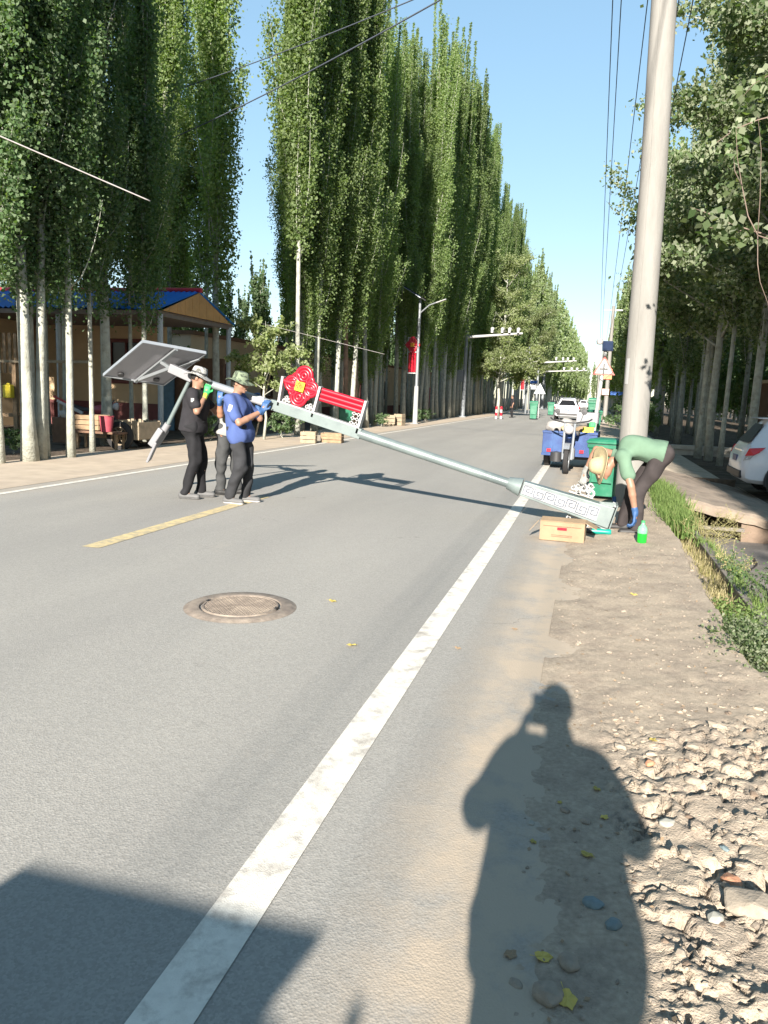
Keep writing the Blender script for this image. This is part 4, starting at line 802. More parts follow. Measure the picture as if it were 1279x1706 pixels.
# bare leaning pole and reddish trunks at left
b = MB(); b.tube([gr(425, 728)-np.array([0, 0, 0]), at(468, 545, gr(425, 728)[1]+.3)], [.03, .02], 8); g = gr(425, 728); o = b.build('leaning_pole', M_['wood_pale'], off=g); o.location = tuple(g); tag(o, 'bare thin wooden pole leaning right of the blue-shirted man', 'pole')
for (px, py, Y, lab) in ((574, 690, 30, 'brown bare trunk behind the red knot bars, left of a pair'), (590, 692, 30.5, 'reddish bare trunk behind the red knot bars, right of a pair')):
    a = at(px, py, Y); a[2] = 0; t_ = at(px+2, 520, Y); b = MB(); b.tube([a, (a+t_)/2+np.array([.03, 0, 0]), t_, t_+(t_-a)*.6], [.11, .10, .09, .05], 8); o = b.build('bare_tree_trunk', M_['bark_brown'], off=a, smooth='all'); o.location = tuple(a); tag(o, lab, 'tree')
# ================================================================ shed with the blue roof
hs = thing('roadside_shed', 'open shed with blue corrugated roof, red ridge and wooden gable behind the near trees', 'shed', (-11.4, 19, 0))
def HB(): return MB()
off = (-11.4, 19, 0)
XN, XF = -11.4, -23.5; YN, YF, YR = 19.0, 23.1, 21.0; ZE, ZR = 3.53, 4.22
def corrug(b, p0, p1, p2, p3, n, amp):    # sheet p0-p1 along the waves, p0-p3 down the slope
    p0, p1, p2, p3 = map(np.array, (p0, p1, p2, p3)); up = U(np.cross(p1-p0, p3-p0)); up = up if up[2] > 0 else -up; vs = []; fs = []
    for i in range(n*4+1):
        t = i/(n*4); o_ = up*amp*math.sin(i*math.pi/2); vs += [p0+(p1-p0)*t+o_, p3+(p2-p3)*t+o_]
    for i in range(n*4): fs.append((2*i, 2*i+2, 2*i+3, 2*i+1))
    b.add(vs, fs)
b = MB(); corrug(b, (XF, YR, ZR), (XN+.12, YR, ZR), (XN+.12, YN-.25, ZE-.04), (XF, YN-.25, ZE-.04), 70, .028); b.build('roof_sheet', M_['roof_blue'], hs, off)
b = MB(); corrug(b, (XF, YR, ZR), (XN+.12, YR, ZR), (XN+.12, YF+.25, ZE-.04), (XF, YF+.25, ZE-.04), 70, .028); b.build('roof_sheet', M_['roof_blue'], hs, off)
b = MB(); b.tube([(XF, YR, ZR+.04), (XN+.16, YR, ZR+.04)], .07, 10); b.build('ridge_cap', M_['roof_red'], hs, off)
b = MB(); b.prism([(XN+.05, YN-.02, ZE-.06), (XN+.05, YF+.02, ZE-.06), (XN+.05, YR, ZR-.04)], (0, 0, 0), (.04, 0, 0)); gb = b.build('gable_board', M_['gable'], hs, off)
for k_ in range(9):
    y = YN+.35+k_*.42; h_ = (ZR-ZE)*(1-abs(y-YR)/2.1)-.04
    if h_ > .05: b = MB(); b.box((XN+.093, y, ZE-.06+h_/2), (.008, .025, h_)); b.build('batten', M_['gable'], gb, off)
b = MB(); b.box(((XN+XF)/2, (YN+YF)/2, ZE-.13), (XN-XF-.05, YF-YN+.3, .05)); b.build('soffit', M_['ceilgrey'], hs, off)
b = MB(); b.box(((XN+XF)/2, YN-.2, ZE-.14), (XN-XF, .06, .12)); b.box((XN, (YN+YF)/2, ZE-.14), (.08, YF-YN+.3, .14)); b.build('fascia', M_['ceilgrey'], hs, off)
for (x, y) in ((XN, YN), (XN, YF), (-14.6, YN), (-17.8, YN)): b = MB(); b.tube([(x, y, 0), (x, y, ZE-.16)], .075, 12); b.build('post', M_['postgrey'], hs, off, smooth=True)
# back room walls
b = MB(); b.box((-16.35, 23.25, 1.70), (5.2, .2, 3.46)); b.build('back_wall', M_['wall_ochre'], hs, off)
b = MB(); b.box((-16.35, 23.13, .42), (5.2, .05, .85)); b.build('dado', M_['maroon'], hs, off)
b = MB(); b.box((-20.2, 22.2, 1.7), (4.0, .2, 3.4)); b.build('side_wall', M_['brownwall'], hs, off)
b = MB(); b.box((-18.4, 20.9, 1.7), (.2, 3.2, 3.4)); b.build('inner_wall', M_['wall_ochre'], hs, off)
b = MB(); b.box((-12.6, 23.3, 1.2), (1.9, .1, 2.4)); b.build('recess_shade_board', M_['wood_dark'], hs, off)  # flat dark board standing in for the shade of the open end
wn = at(210, 602, 23.1); b = MB()
for (dx, dz, w, h_) in ((0, .68, 1.30, .12), (0, -.68, 1.30, .12), (-.6, 0, .10, 1.30), (.6, 0, .10, 1.30), (0, 0, .05, 1.3)): b.box((wn[0]+dx, 23.12, wn[2]+dz), (w, .09, h_))
wf = b.build('window', M_['maroon'], hs, off); b = MB(); b.box((wn[0], 23.145, wn[2]), (1.15, .02, 1.28)); b.build('pane', M_['glass'], wf, off)
b = MB(); b.box((-13.62, 23.12, 1.1), (.5, .06, 2.2)); b.build('door', mat('blue_door', (.08, .16, .22), .6), hs, off)
# wooden stall frame at far left under the roof
st = thing('timber_rack', 'open timber rack with horizontal rail at far left under the blue roof', 'rack', (-15.6, 17.4, 0))
off2 = (-15.6, 17.4, 0)
for px in (24, -30, 102): a = at(px, 602, 17.4); b = MB(); b.box((a[0], 17.4, a[2]/2+.0), (.12, .1, a[2])); b.build('upright', M_['wood'], st, off2)
b = MB(); b.bar(at(-60, 601, 17.34), at(150, 603, 17.34), .07); b.build('rail', M_['wood_pale'], st, off2)
b = MB(); b.bar(at(-60, 690, 17.45), at(60, 692, 17.45), .09); b.build('rail', M_['wood'], st, off2)
for i in range(7): a = at(-20+i*9, 575, 18.4); b = MB(); b.box((a[0], 18.4, 2.2), (.09, .03, 1.1)); b.build('slat', M_['wood'], st, off2)
b = MB(); a = at(14, 652, 17.2); b.box((0, 0, .17), (.24, .16, .34)); b.box((0, 0, .36), (.10, .05, .06)); o = b.build('jerry_can', M_['yellowplastic'], bevel=.02); o.location = (a[0], 17.2, a[2]-.17); tag(o, 'yellow jerry can hanging in the timber rack', 'jerry can')
# compound wall beyond the shed
cw = thing('compound_building', 'long low beige building behind the tree trunks right of the shed', 'building', (-14.9, 50, 0)); offc = (-14.9, 50, 0)
b = MB(); b.box((-15.3, 50, 1.65), (.8, 46, 3.6)); b.build('wall', M_['wall_beige'], cw, offc)
b = MB(); b.box((-15.25, 50, 3.5), (1.05, 46.2, .14)); b.build('parapet', M_['brownwall'], cw, offc)
b = MB(); b.box((-14.88, 50, .28), (.06, 46, .6)); b.build('plinth', M_['maroon'], cw, offc)
for i, y in enumerate((29.6, 34.2, 39, 44.5, 50, 56, 62, 68)):
    if i % 2 == 0: b = MB(); b.box((-14.87, y, 1.25), (.07, 1.1, 2.4)); b.build('door', M_['maroon'], cw, offc)
    else:
        b = MB()
        for (dy, dz, w, h_) in ((0, .6, 1.3, .1), (0, -.6, 1.3, .1), (-.6, 0, .1, 1.2), (.6, 0, .1, 1.2)): b.box((-14.88, y+dy, 1.7+dz), (.08, w, h_))
        f_ = b.build('window', M_['wood_dark'], cw, offc); b = MB(); b.box((-14.885, y, 1.7), (.02, 1.15, 1.15)); b.build('pane', M_['glass'], f_, offc)
rw = thing('brown_shed', 'low brown shed standing behind the right-hand grove', 'shed', (10, 38, -.33)); offr = (10, 38, -.33)
b = MB(); b.box((11, 38, 1.1), (7, 3, 2.9)); b.build('wall', M_['brownwall'], rw, offr); b = MB(); b.box((11, 38, 2.62), (7.5, 3.5, .14)); b.build('roof', M_['wall_ochre'], rw, offr); b = MB(); b.box((9, 36.47, .8), (.9, .05, 2.0)); b.build('door', M_['wood_dark'], rw, offr)
# things in the shade under the near trees
def wheel(parent, c, r, w, ax='y', rimm='rim', spokes=5, n=28, tw=.35):
    """tyre with rim; c centre, axis along ax"""
    M3 = {'y': np.array([[1, 0, 0], [0, 0, 1], [0, -1, 0]]).T, 'x': np.array([[0, 0, 1], [0, 1, 0], [-1, 0, 0]]).T}[ax]
    b = MB(); ri = r*(1-tw); b.lathe([(ri, -w*.42), (ri+.01, -w*.5), (r*.93, -w*.5), (r, -w*.36), (r, w*.36), (r*.93, w*.5), (ri+.01, w*.5), (ri, w*.42), (ri, -w*.42)], n, c, M3); t = b.build('tyre', M_['tyre_rubber' if False else 'tyre'], parent, smooth=True)
    b = MB(); b.lathe([(ri*1.0, -w*.4), (ri*.9, -w*.42), (ri*.86, -w*.1), (ri*.86, w*.1), (ri*.9, w*.42), (ri, w*.4)], n, c, M3); b.lathe([(.0001, w*.25), (ri*.2, w*.25), (ri*.22, 0), (ri*.2, -w*.25), (.0001, -w*.25)], 12, c, M3)
    for k_ in range(spokes):
        a = 2*math.pi*k_/spokes; d_ = M3@np.array([math.cos(a), math.sin(a), 0]); e_ = M3@np.array([0, 0, w*.16])
        for s in (-1, 1): b.bar(np.array(c)+e_*s+d_*ri*.12, np.array(c)+e_*s+d_*ri*.92, ri*.16, .02)
    b.build('rim', M_[rimm], t, smooth=True); return t
def crate(name, label, c, d, m, rz=0, slats=3, group=None, cat='crate'):
    T = thing(name, label, cat, c, rz, group); w, dd, h_ = d
    for s in (-1, 1):
        for k_ in range(slats):
            z = h_*(k_+.5)/slats; b = MB(); b.box((0, s*dd/2, z), (w, .02, h_/slats*.86)); b.build('plank', m, T); b = MB(); b.box((s*w/2, 0, z), (.02, dd-.025, h_/slats*.86)); b.build('plank', m, T)
    b = MB(); b.box((0, 0, .02), (w-.03, dd-.03, .02)); b.build('base', m, T)
    for sx in (-1, 1):
        for sy in (-1, 1): b = MB(); b.box((sx*(w/2-.035), sy*(dd/2-.035), h_/2), (.04, .04, h_)); b.build('corner_post', m, T)
    return T
g = at(222, 745, 16.0); ct = thing('wooden_cart', 'pale wooden two-wheeled cart with picket sides behind the swinging lamp head', 'cart', (g[0], 16.0, 0))
zb = at(222, 730, 16.0)[2]; zt = at(222, 703, 16.0)[2]
b = MB(); b.box((0, 0, zb+.02), (.86, .9, .05)); b.build('bed', M_['wood_pale'], ct)
for k_ in range(9):
    for s in (-1, 1): b = MB(); b.box((-.40+.1*k_, s*.45, (zb+zt)/2+.02+.02*(k_ % 2)), (.075, .022, zt-zb+.03)); b.build('picket', M_['wood_pale'], ct)
for s in (-1, 1):
    b = MB(); b.box((0, s*.465, zt-.03), (.9, .02, .05)); b.build('rail', M_['wood_pale'], ct); b = MB(); b.box((s*.43, 0, (zb+zt)/2+.02), (.02, .88, zt-zb)); b.build('side_board', M_['wood_pale'], ct)
for s in (-1, 1): wheel(ct, (-.02, s*.50-.0, .30), .33, .12, 'y', 'wood_pale', 6)
b = MB(); b.bar((-.4, .2, zb), (-1.5, .2, .25), .05); b.bar((-.4, -.2, zb), (-1.5, -.2, .25), .05); b.build('shaft', M_['wood'], ct)
g = at(147, 728, 15.2); crate('wooden_crate', 'brown wooden crate behind the thin trunk left of the red bucket', (g[0], 15.4, .42), (.62, .5, .34), M_['wood'])
b = MB(); b.box((0, 0, .38), (1.2, .42, .05)); bt = thing('low_bench', 'low rough bench under the crate and the red bucket', 'bench', (g[0]+.25, 15.3, 0)); b.build('seat', M_['wood_dark'], bt)
for sx in (-.5, .5):
    for sy in (-.15, .15): b = MB(); b.box((sx, sy, .18), (.05, .05, .36)); b.build('leg', M_['wood'], bt)
g = at(180, 732, 15.2); b = MB(); b.lathe([(.001, .0), (.12, .0), (.16, .34), (.168, .34), (.168, .35), (.150, .34), (.11, .02), (.001, .02)], 20); o = b.build('bucket', M_['pinkred'], smooth=True); o.location = (g[0], 15.15, .405); tag(o, 'faded red bucket standing on the low bench', 'bucket')
# motorcycle
g = at(150, 700, 17.0); mc = thing('motorcycle', 'dark parked motorcycle with red and silver tail behind the crates', 'motorcycle', (g[0], 17.2, 0), R_(8))
for x in (-.62, .62): wheel(mc, (x, 0, .29), .29, .09, 'y', 'polegrey', 8, tw=.28)
b = MB(); b.tube([(-.62, 0, .3), (-.2, 0, .42), (.3, 0, .36), (.15, 0, .75), (.5, 0, .85)], .03, 8); b.tube([(.62, 0, .3), (.46, 0, .85), (.42, 0, 1.0)], .025, 8); b.build('frame', M_['blackp'], mc, smooth=True)
b = MB(); b.lathe([(.001, -.22), (.09, -.18), (.13, -.05), (.14, .08), (.10, .18), (.001, .22)], 14, (.17, 0, .80), np.array([[0, 0, 1], [0, 1, 0], [-1, 0, 0]])); b.build('tank', M_['pinkred'], mc, smooth='all')
b = MB(); b.prism([(-.72, -.12, .80), (.02, -.12, .74), (.02, -.12, .82), (-.40, -.12, .86), (-.80, -.12, .98)], (0, 0, 0), (0, .24, 0)); b.build('seat', M_['dark'], mc, bevel=.02)
b = MB(); b.bar((-.25, -.13, .70), (-.95, -.10, 1.0), .05, .08); b.build('tail_panel', M_['alu'], mc, bevel=.01); b = MB(); b.bar((-.6, -.12, .92), (-1.05, -.10, 1.10), .04, .05); b.build('tail_stripe', M_['red'], mc)
b = MB(); b.tube([(.36, -.33, 1.04), (.42, -.1, 1.0), (.42, .1, 1.0), (.36, .33, 1.04)], .018, 6); b.build('handlebar', M_['dark'], mc); b = MB(); b.lathe([(.001, -.05), (.08, -.04), (.10, .03), (.09, .06), (.001, .07)], 14, (.55, 0, .9), np.array([[0, 0, 1], [0, 1, 0], [-1, 0, 0]])); b.build('headlight', M_['clearlamp'], mc, smooth='all')
b = MB(); b.box((0, 0, .38), (.34, .2, .28)); b.build('engine', M_['polegrey'], mc, bevel=.03)
g = at(110, 692, 15.9); b = MB(); b.rock((0, 0, 0), .16, (1.4, .9, .8), 5); b.rock((.06, .02, .2), .10, (1, 1, 1), 6); o = b.build('sack', M_['sack'], bevel=.02); o.location = (g[0], 15.9, g[2]+.02); tag(o, 'small white bundle resting behind the straight trunk', 'bundle')
b = MB(); b.box((0, 0, 0), (.5, .4, .5)); o = b.build('box', M_['wood_dark'], bevel=.01); o.location = (g[0], 15.9, .25+.09); o['label'] = 'dark box beneath the white bundle'; o['category'] = 'box'; o.scale = (1, 1, 1.2)
# crates and bins farther along the left verge
g = gr(514, 738); crate('wooden_crate', 'pale wooden crate on the verge under the knot lamp, left of a pair', (g[0], g[1], 0), (.42, .38, .33), M_['wood_pale'], .2)
g = gr(545, 738); crate('wooden_crate', 'darker wooden crate touching the pale one under the knot lamp', (g[0]+.05, g[1]+.3, 0), (.60, .4, .28), M_['wood'], .1)
g = gr(648, 709); crate('wooden_crate', 'small cream box on the left verge beside the knot lamp pole', (g[0], g[1], 0), (.50, .4, .5), M_['wood_pale'], .3)
g = gr(660, 709); crate('wooden_crate', 'small tan box right against the cream one by the lamp pole', (g[0]+.1, g[1]+.2, 0), (.40, .4, .55), M_['wood_pale'], -.2)
def wheelie(label, loc, rz, s=1.0, sz=None, open_=False):
    T = thing('wheelie_bin', label, 'bin', loc, rz); T.scale = (s, s, sz or s)
    def ring(w, d, z, y0=0): return [(-w/2, -d/2+y0, z), (w/2, -d/2+y0, z), (w/2, d/2+y0, z), (-w/2, d/2+y0, z)]
    b = MB(); R3 = [ring(.40, .46, .06), ring(.405, .465, .12), ring(.50, .60, .86), ring(.545, .645, .87), ring(.55, .65, .93)]; b.add(sum(R3, []), [(i*4+k, i*4+(k+1) % 4, i*4+4+(k+1) % 4, i*4+4+k) for i in range(4) for k in range(4)]+[(3, 2, 1, 0)]); b.build('body', M_['bin_green'], T, bevel=.02)
    b = MB(); b.box((0, -.302, .52), (.34, .012, .45)); b.build('front_panel', M_['bin_green'], T, bevel=.004)
    b = MB(); b.box((0, 0, .935), (.535, .635, .018)); b.build('rim_gap', M_['bin_dark'], T)
    b = MB(); R3 = [ring(.575, .68, .945), ring(.58, .685, .975), ring(.50, .60, 1.02), ring(.36, .42, 1.035)]; b.add(sum(R3, []), [(i*4+k, i*4+(k+1) % 4, i*4+4+(k+1) % 4, i*4+4+k) for i in range(3) for k in range(4)]+[(3, 2, 1, 0), (12, 13, 14, 15)]); b.build('lid', M_['bin_green'], T, bevel=.01)
    b = MB(); b.tube([(-.22, .36, .93), (-.2, .40, .95), (.2, .40, .95), (.22, .36, .93)], .015, 6); b.build('handle', M_['bin_dark'], T)
    for sx in (-1, 1):
        b = MB(); b.lathe([(.001, -.03), (.09, -.03), (.1, -.02), (.1, .02), (.09, .03), (.001, .03)], 16, (sx*.24, .24, .10), np.array([[0, 0, 1], [0, 1, 0], [-1, 0, 0]])); b.build('wheel', M_['dark'], T, smooth=True)
    return T
bin0 = wheelie('green wheelie bin just behind the bending man, in front of the concrete pole', (.30, 12.25, .02), R_(-14), .90)
copy_tree(bin0, (.16, 33.5, 0), R_(10), 'green wheelie bin beside the white sign pole, behind the tricycle', (1, 1, 1.1))
copy_tree(bin0, (.10, 38.0, 0), R_(0), 'second green bin just behind the one at the sign pole', (.9, .9, 1.6))
copy_tree(bin0, (-9.55, 29.5, 0), R_(30), 'green bin on the left verge, seen under the red knot bars', (1.35, 1.3, 1.22))
g = gr(888, 699); copy_tree(bin0, (g[0], g[1], 0), 0, 'dark green bin under the far bus stop sign', (1.1, 1.1, 1.3))
g = gr(917, 692); copy_tree(bin0, (g[0], g[1], 0), 0, 'farthest green bin on the left, beside the pale trunks', (1.2, 1.2, 1.2))
# ================================================================ street furniture on the left
def knot(parent, c, ux, uz, s, r, charplate=True):
    """endless-knot ornament built of red tubes; c centre, ux across, uz up, s half size"""
    c = np.array(c, float); ux = U(ux); uz = U(uz); nrm = np.cross(ux, uz); ns = -nrm if nrm[1] > 0 else nrm
    def ring(cc, ra, rb, rr, n=26): b = MB(); b.tube([cc+ux*ra*math.cos(t)+uz*rb*math.sin(t) for t in np.linspace(0, 2*math.pi, n, endpoint=False)], rr, 8, closed=True); return b
    K = bpy.data.objects.new('knot', None); COL.objects.link(K); K.parent = parent; K.location = tuple(c)
    for (dx, dz, ra) in ((.0, 1.0, .62), (.0, -1.0, .62), (-1.0, 0, .5), (1.0, 0, .5)):
        cc = (ux*dx*.78+uz*dz*.82)*s
        for f in (1, .62, .28):
            ring(cc, ra*s*f*(.95), ra*s*f, r*(.9 if f == 1 else .75)).build('red_loop', M_['red'], K, smooth='all')
    for (dx, dz) in ((.55, .55), (-.55, .55), (.55, -.55), (-.55, -.55)): ring((ux*dx+uz*dz)*s, .26*s, .26*s, r*.8).build('red_loop', M_['red'], K, smooth='all')
    b = MB(); b.tube([-ux*s*1.45, ux*s*1.45], r, 8); b.build('red_bar', M_['red'], K, smooth=True)
    h_ = s*.50; M3 = np.stack([ux, -ns, uz], 1); dd = U(ux+uz); dn = U(uz-ux); b = MB(); b.prism([dd*h_+ns*r*1.6, dn*h_+ns*r*1.6, -dd*h_+ns*r*1.6, -dn*h_+ns*r*1.6], (0, 0, 0), ns*.02); pl = b.build('yellow_plate', M_['yellow'], K)
    cu = bpy.data.curves.new('lettering', 'FONT'); cu.body = '福'; cu.size = h_*1.15; cu.align_x = 'CENTER'; cu.align_y = 'CENTER'; cu.extrude = .003; cu.materials.append(M_['redchar'])
    tmp = bpy.data.objects.new('tmp', cu); COL.objects.link(tmp); bpy.context.view_layer.update(); lm = bpy.data.meshes.new_from_object(tmp); bpy.data.objects.remove(tmp)
    to = bpy.data.objects.new('lettering', lm); COL.objects.link(to); to.parent = pl; mm = Matrix.Identity(4)
    xa = U(dd) ; za = ns; ya = np.cross(za, xa)
    if ya[2] < 0: xa = -xa; ya = -ya
    for i_, v_ in enumerate((xa, ya, za)):
        for j_ in range(3): mm[j_][i_] = v_[j_]
    mm.translation = Vector(tuple(ns*(r*1.6+.026))); to.matrix_local = mm
    return K
def street_lamp(loc, label, H=6.2, rz=0, with_knot=True):
    T = thing('street_lamp', label, 'street lamp', loc, rz)
    b = MB(); b.tube([(0, 0, 0), (0, 0, 1.9)], [.13, .11], 14); b.build('lower_shaft', M_['polewhite'], T, smooth=True); b = MB(); b.tube([(0, 0, 1.9), (0, 0, H)], [.085, .06], 14); b.build('shaft', M_['polegrey'], T, smooth=True)
    b = MB(); b.box((0, 0, .02), (.4, .4, .03)); b.build('base_plate', M_['polegrey'], T)
    b = MB(); b.tube([(0, 0, H-.7), (.5, -.1, H-.3), (.95, -.15, H-.15)], .035, 8); b.build('lamp_arm', M_['polegrey'], T, smooth=True); b = MB(); b.bar((.85, -.15, H-.2), (1.35, -.2, H-.03), .17, .05); b.build('lamp_head', M_['white'], T, bevel=.02)
    b = MB(); b.bar((-.75, 0, H+.55), (.15, 0, H+.02), 1.3, .05); pn = b.build('solar_panel', M_['cell'], T); b = MB(); b.bar((-.75, 0, H+.51), (.15, 0, H-.02), 1.34, .03); b.build('panel_frame', M_['alu'], pn); b = MB(); b.tube([(0, 0, H), (-.25, 0, H+.2)], .04, 8); b.build('panel_bracket', M_['polegrey'], T)
    if with_knot:
        b = MB()
        for z in (2.55, 3.6, 4.3): b.box((-.28, 0, z), (.52, .05, .05))
        b.box((-.53, 0, 3.42), (.03, .05, 1.8)); b.build('knot_bracket', M_['white'], T); knot(T, (-.28, -.02, 3.95), (1, 0, 0), (0, 0, 1), .26, .045)
        for dx in (-.14, 0, .14): b = MB(); b.tube([(-.28+dx, -.02, 2.6), (-.28+dx, -.02, 3.55)], .06, 8); b.build('red_tassel', M_['red'], T, smooth=True)
    return T
L1 = street_lamp((-8.62, 38.6, 0), 'standing solar street lamp with a red knot ornament on the left verge')
for i, (x, y) in enumerate(((-8.3, 100), (-8.0, 132))): copy_tree(L1, (x, y, 0), label=['far solar street lamp beyond the bus stop on the left', 'farthest solar street lamp on the left'][i])
gt = thing('camera_gantry', 'grey pole with horizontal arm carrying four traffic cameras over the left verge', 'camera pole', (-8.85, 55.2, 0))
b = MB(); b.tube([(0, 0, 0), (0, 0, 6.1)], [.15, .11], 14); b.tube([(0, 0, 6.1), (0, 0, 6.9)], [.02, .015], 6); b.build('pole', M_['polegrey'], gt, smooth=True)
b = MB(); b.tube([(0, 0, 5.62), (3.9, 0, 5.95)], [.10, .07], 12); b.build('arm', M_['white'], gt, smooth=True)
for x in (1.8, 2.5, 3.0, 3.6): b = MB(); b.box((x, -.06, 6.02+.085*x*.1), (.16, .5, .2)); b.tube([(x, 0, 5.8), (x, 0, 6.0)], .03, 6); b.lathe([(.001, 0), (.12, .0), (.14, .12), (.08, .2), (.001, .22)], 10, (x, -.1, 6.12)); b.build('camera_unit', M_['white'], gt, bevel=.015)
b = MB(); b.box((-.38, -.1, 2.9), (.55, .3, .8)); b.build('control_cabinet', M_['polegrey'], gt, bevel=.02); b = MB(); b.box((0, 0, .03), (.5, .5, .06)); b.build('base_plate', M_['polegrey'], gt)
g2 = copy_tree(gt, (-6.6, 98, 0), label='far camera gantry over the road in front of the pale trees'); g2.scale = (1.15, 1, 1.05)
g3 = copy_tree(gt, (-7.2, 120, 0), label='farthest thin gantry arm over the road'); g3.scale = (1.6, 1, 1.0)
bs = thing('bus_stop_sign', 'small blue and white stop sign on a grey post above the dark green bin', 'sign', (-5.95, 78, 0)); b = MB(); b.tube([(0, 0, 0), (0, 0, 3.4)], .05, 8); b.build('post', M_['polegrey'], bs); b = MB(); b.box((.35, -.06, 3.0), (.75, .05, .62)); pl = b.build('plate', M_['white'], bs); b = MB(); b.box((.35, -.09, 3.12), (.68, .01, .25)); b.build('blue_field', M_['signblue'], pl)
b = MB(); b.tube([(-.3, 0, 0), (-.3, 0, 6.6)], .09, 8); b.build('tall_post', M_['polegrey'], bs); b = MB(); b.lathe([(.001, 0), (.3, .05), (.32, .4), (.2, .6), (.001, .7)], 10, (-.2, -.2, 5.0)); b.build('lamp', M_['white'], bs, smooth='all')
g = gr(896, 697); ts = thing('small_triangle_sign', 'small triangular sign seen from behind right of the bus stop sign', 'sign', (g[0], g[1], 0)); b = MB(); b.tube([(0, 0, 0), (0, 0, 2.4)], .04, 8); b.build('post', M_['polewhite'], ts); b = MB(); b.prism([(-.45, -.05, 1.9), (.45, -.05, 1.9), (0, -.05, 2.7)], (0, 0, 0), (0, .03, 0)); b.build('plate', M_['alu'], ts)
for i, px in enumerate((826, 834)):
    g = gr(px, 698); T = thing('bollard', ['red and white bollard at the left verge, left of two', 'red and white bollard at the left verge, right of two'][i], 'bollard', (g[0], g[1], 0), 0, 'bollards'); 
    for k_ in range(4): b = MB(); b.cyl((0, 0, k_*.22), (0, 0, k_*.22+.22), .09-.002*k_, n=12); b.build('band', M_['red'] if k_ % 2 else M_['white'], T, smooth=True)
g = gr(735, 697); T = thing('banner_stand', 'small red and pink poster stand between the trunks left of the thick leaning trunk', 'poster', (g[0]-.8, g[1]+1, 0)); b = MB(); b.box((0, 0, 1.2), (.5, .04, 1.5)); b.build('poster', M_['pink'], T); b = MB(); b.box((-.27, 0, 1.0), (.04, .05, 2.0)); b.box((.27, 0, 1.0), (.04, .05, 2.0)); b.build('frame', M_['pinkred'], T)
# triangular sign on the right verge
sg = thing('warning_sign', 'triangular crossroads warning sign on a leaning white pole with a small solar panel', 'sign', (.13, 28.05, 0))
b = MB(); b.tube([(0, 0, -.02), (.22, 0, 3.35)], [.075, .06], 12); b.build('post', M_['polewhite'], sg, smooth=True)
ctr = np.array([.20, -.10, 2.62])
def tri(s, y): return [ctr+np.array([-s/2, y, -s*.2887]), ctr+np.array([s/2, y, -s*.2887]), ctr+np.array([0, y, s*.577])]
b = MB(); b.prism(tri(.76, 0), (0, 0, 0), (0, .03, 0)); pl = b.build('plate', M_['signred'], sg); b = MB(); b.prism(tri(.58, -.006), (0, 0, 0), (0, .004, 0)); b.build('white_field', M_['white'], pl)
b = MB(); b.box(ctr+np.array([0, -.012, -.02]), (.05, .008, .36)); b.box(ctr+np.array([0, -.012, -.02]), (.26, .006, .05)); b.build('crossroads_symbol', M_['black'], pl)
b = MB(); b.bar((.05, -.05, 3.38), (.50, -.05, 3.30), .30, .45); 
b = MB(); b.box((.27, -.04, 3.38), (.36, .05, .38), rx=-.5, rz=.1); b.build('solar_panel', M_['cell'], sg)
b = MB(); b.lathe([(.001, 0), (.10, .02), (.12, .12), (.08, .2), (.001, .22)], 12, (.0, -.05, 3.42)); b.build('beacon', M_['white'], sg, smooth='all')
b = MB(); b.tube([(-.05, -.1, 2.35), (.2, -.12, 2.2), (.5, -.1, 2.5)], .01, 5); b.build('loose_wire', M_['wire'], sg)
b = MB(); b.box((0, 0, 2.0), (.8, .03, .16)); o = b.build('street_plate', M_['signblue'], off=(0, 0, 0)); o.location = (1.25, 38.6, -.1); tag(o, 'small blue street plate just left of the concrete pole', 'sign')
b = MB(); b.tube([(0, 0, 0), (0, 0, 2.3)], .04, 8); o = b.build('sign_post', M_['polegrey']); o.location = (1.6, 38.65, -.1); tag(o, 'thin grey post carrying the small blue street plate', 'post')
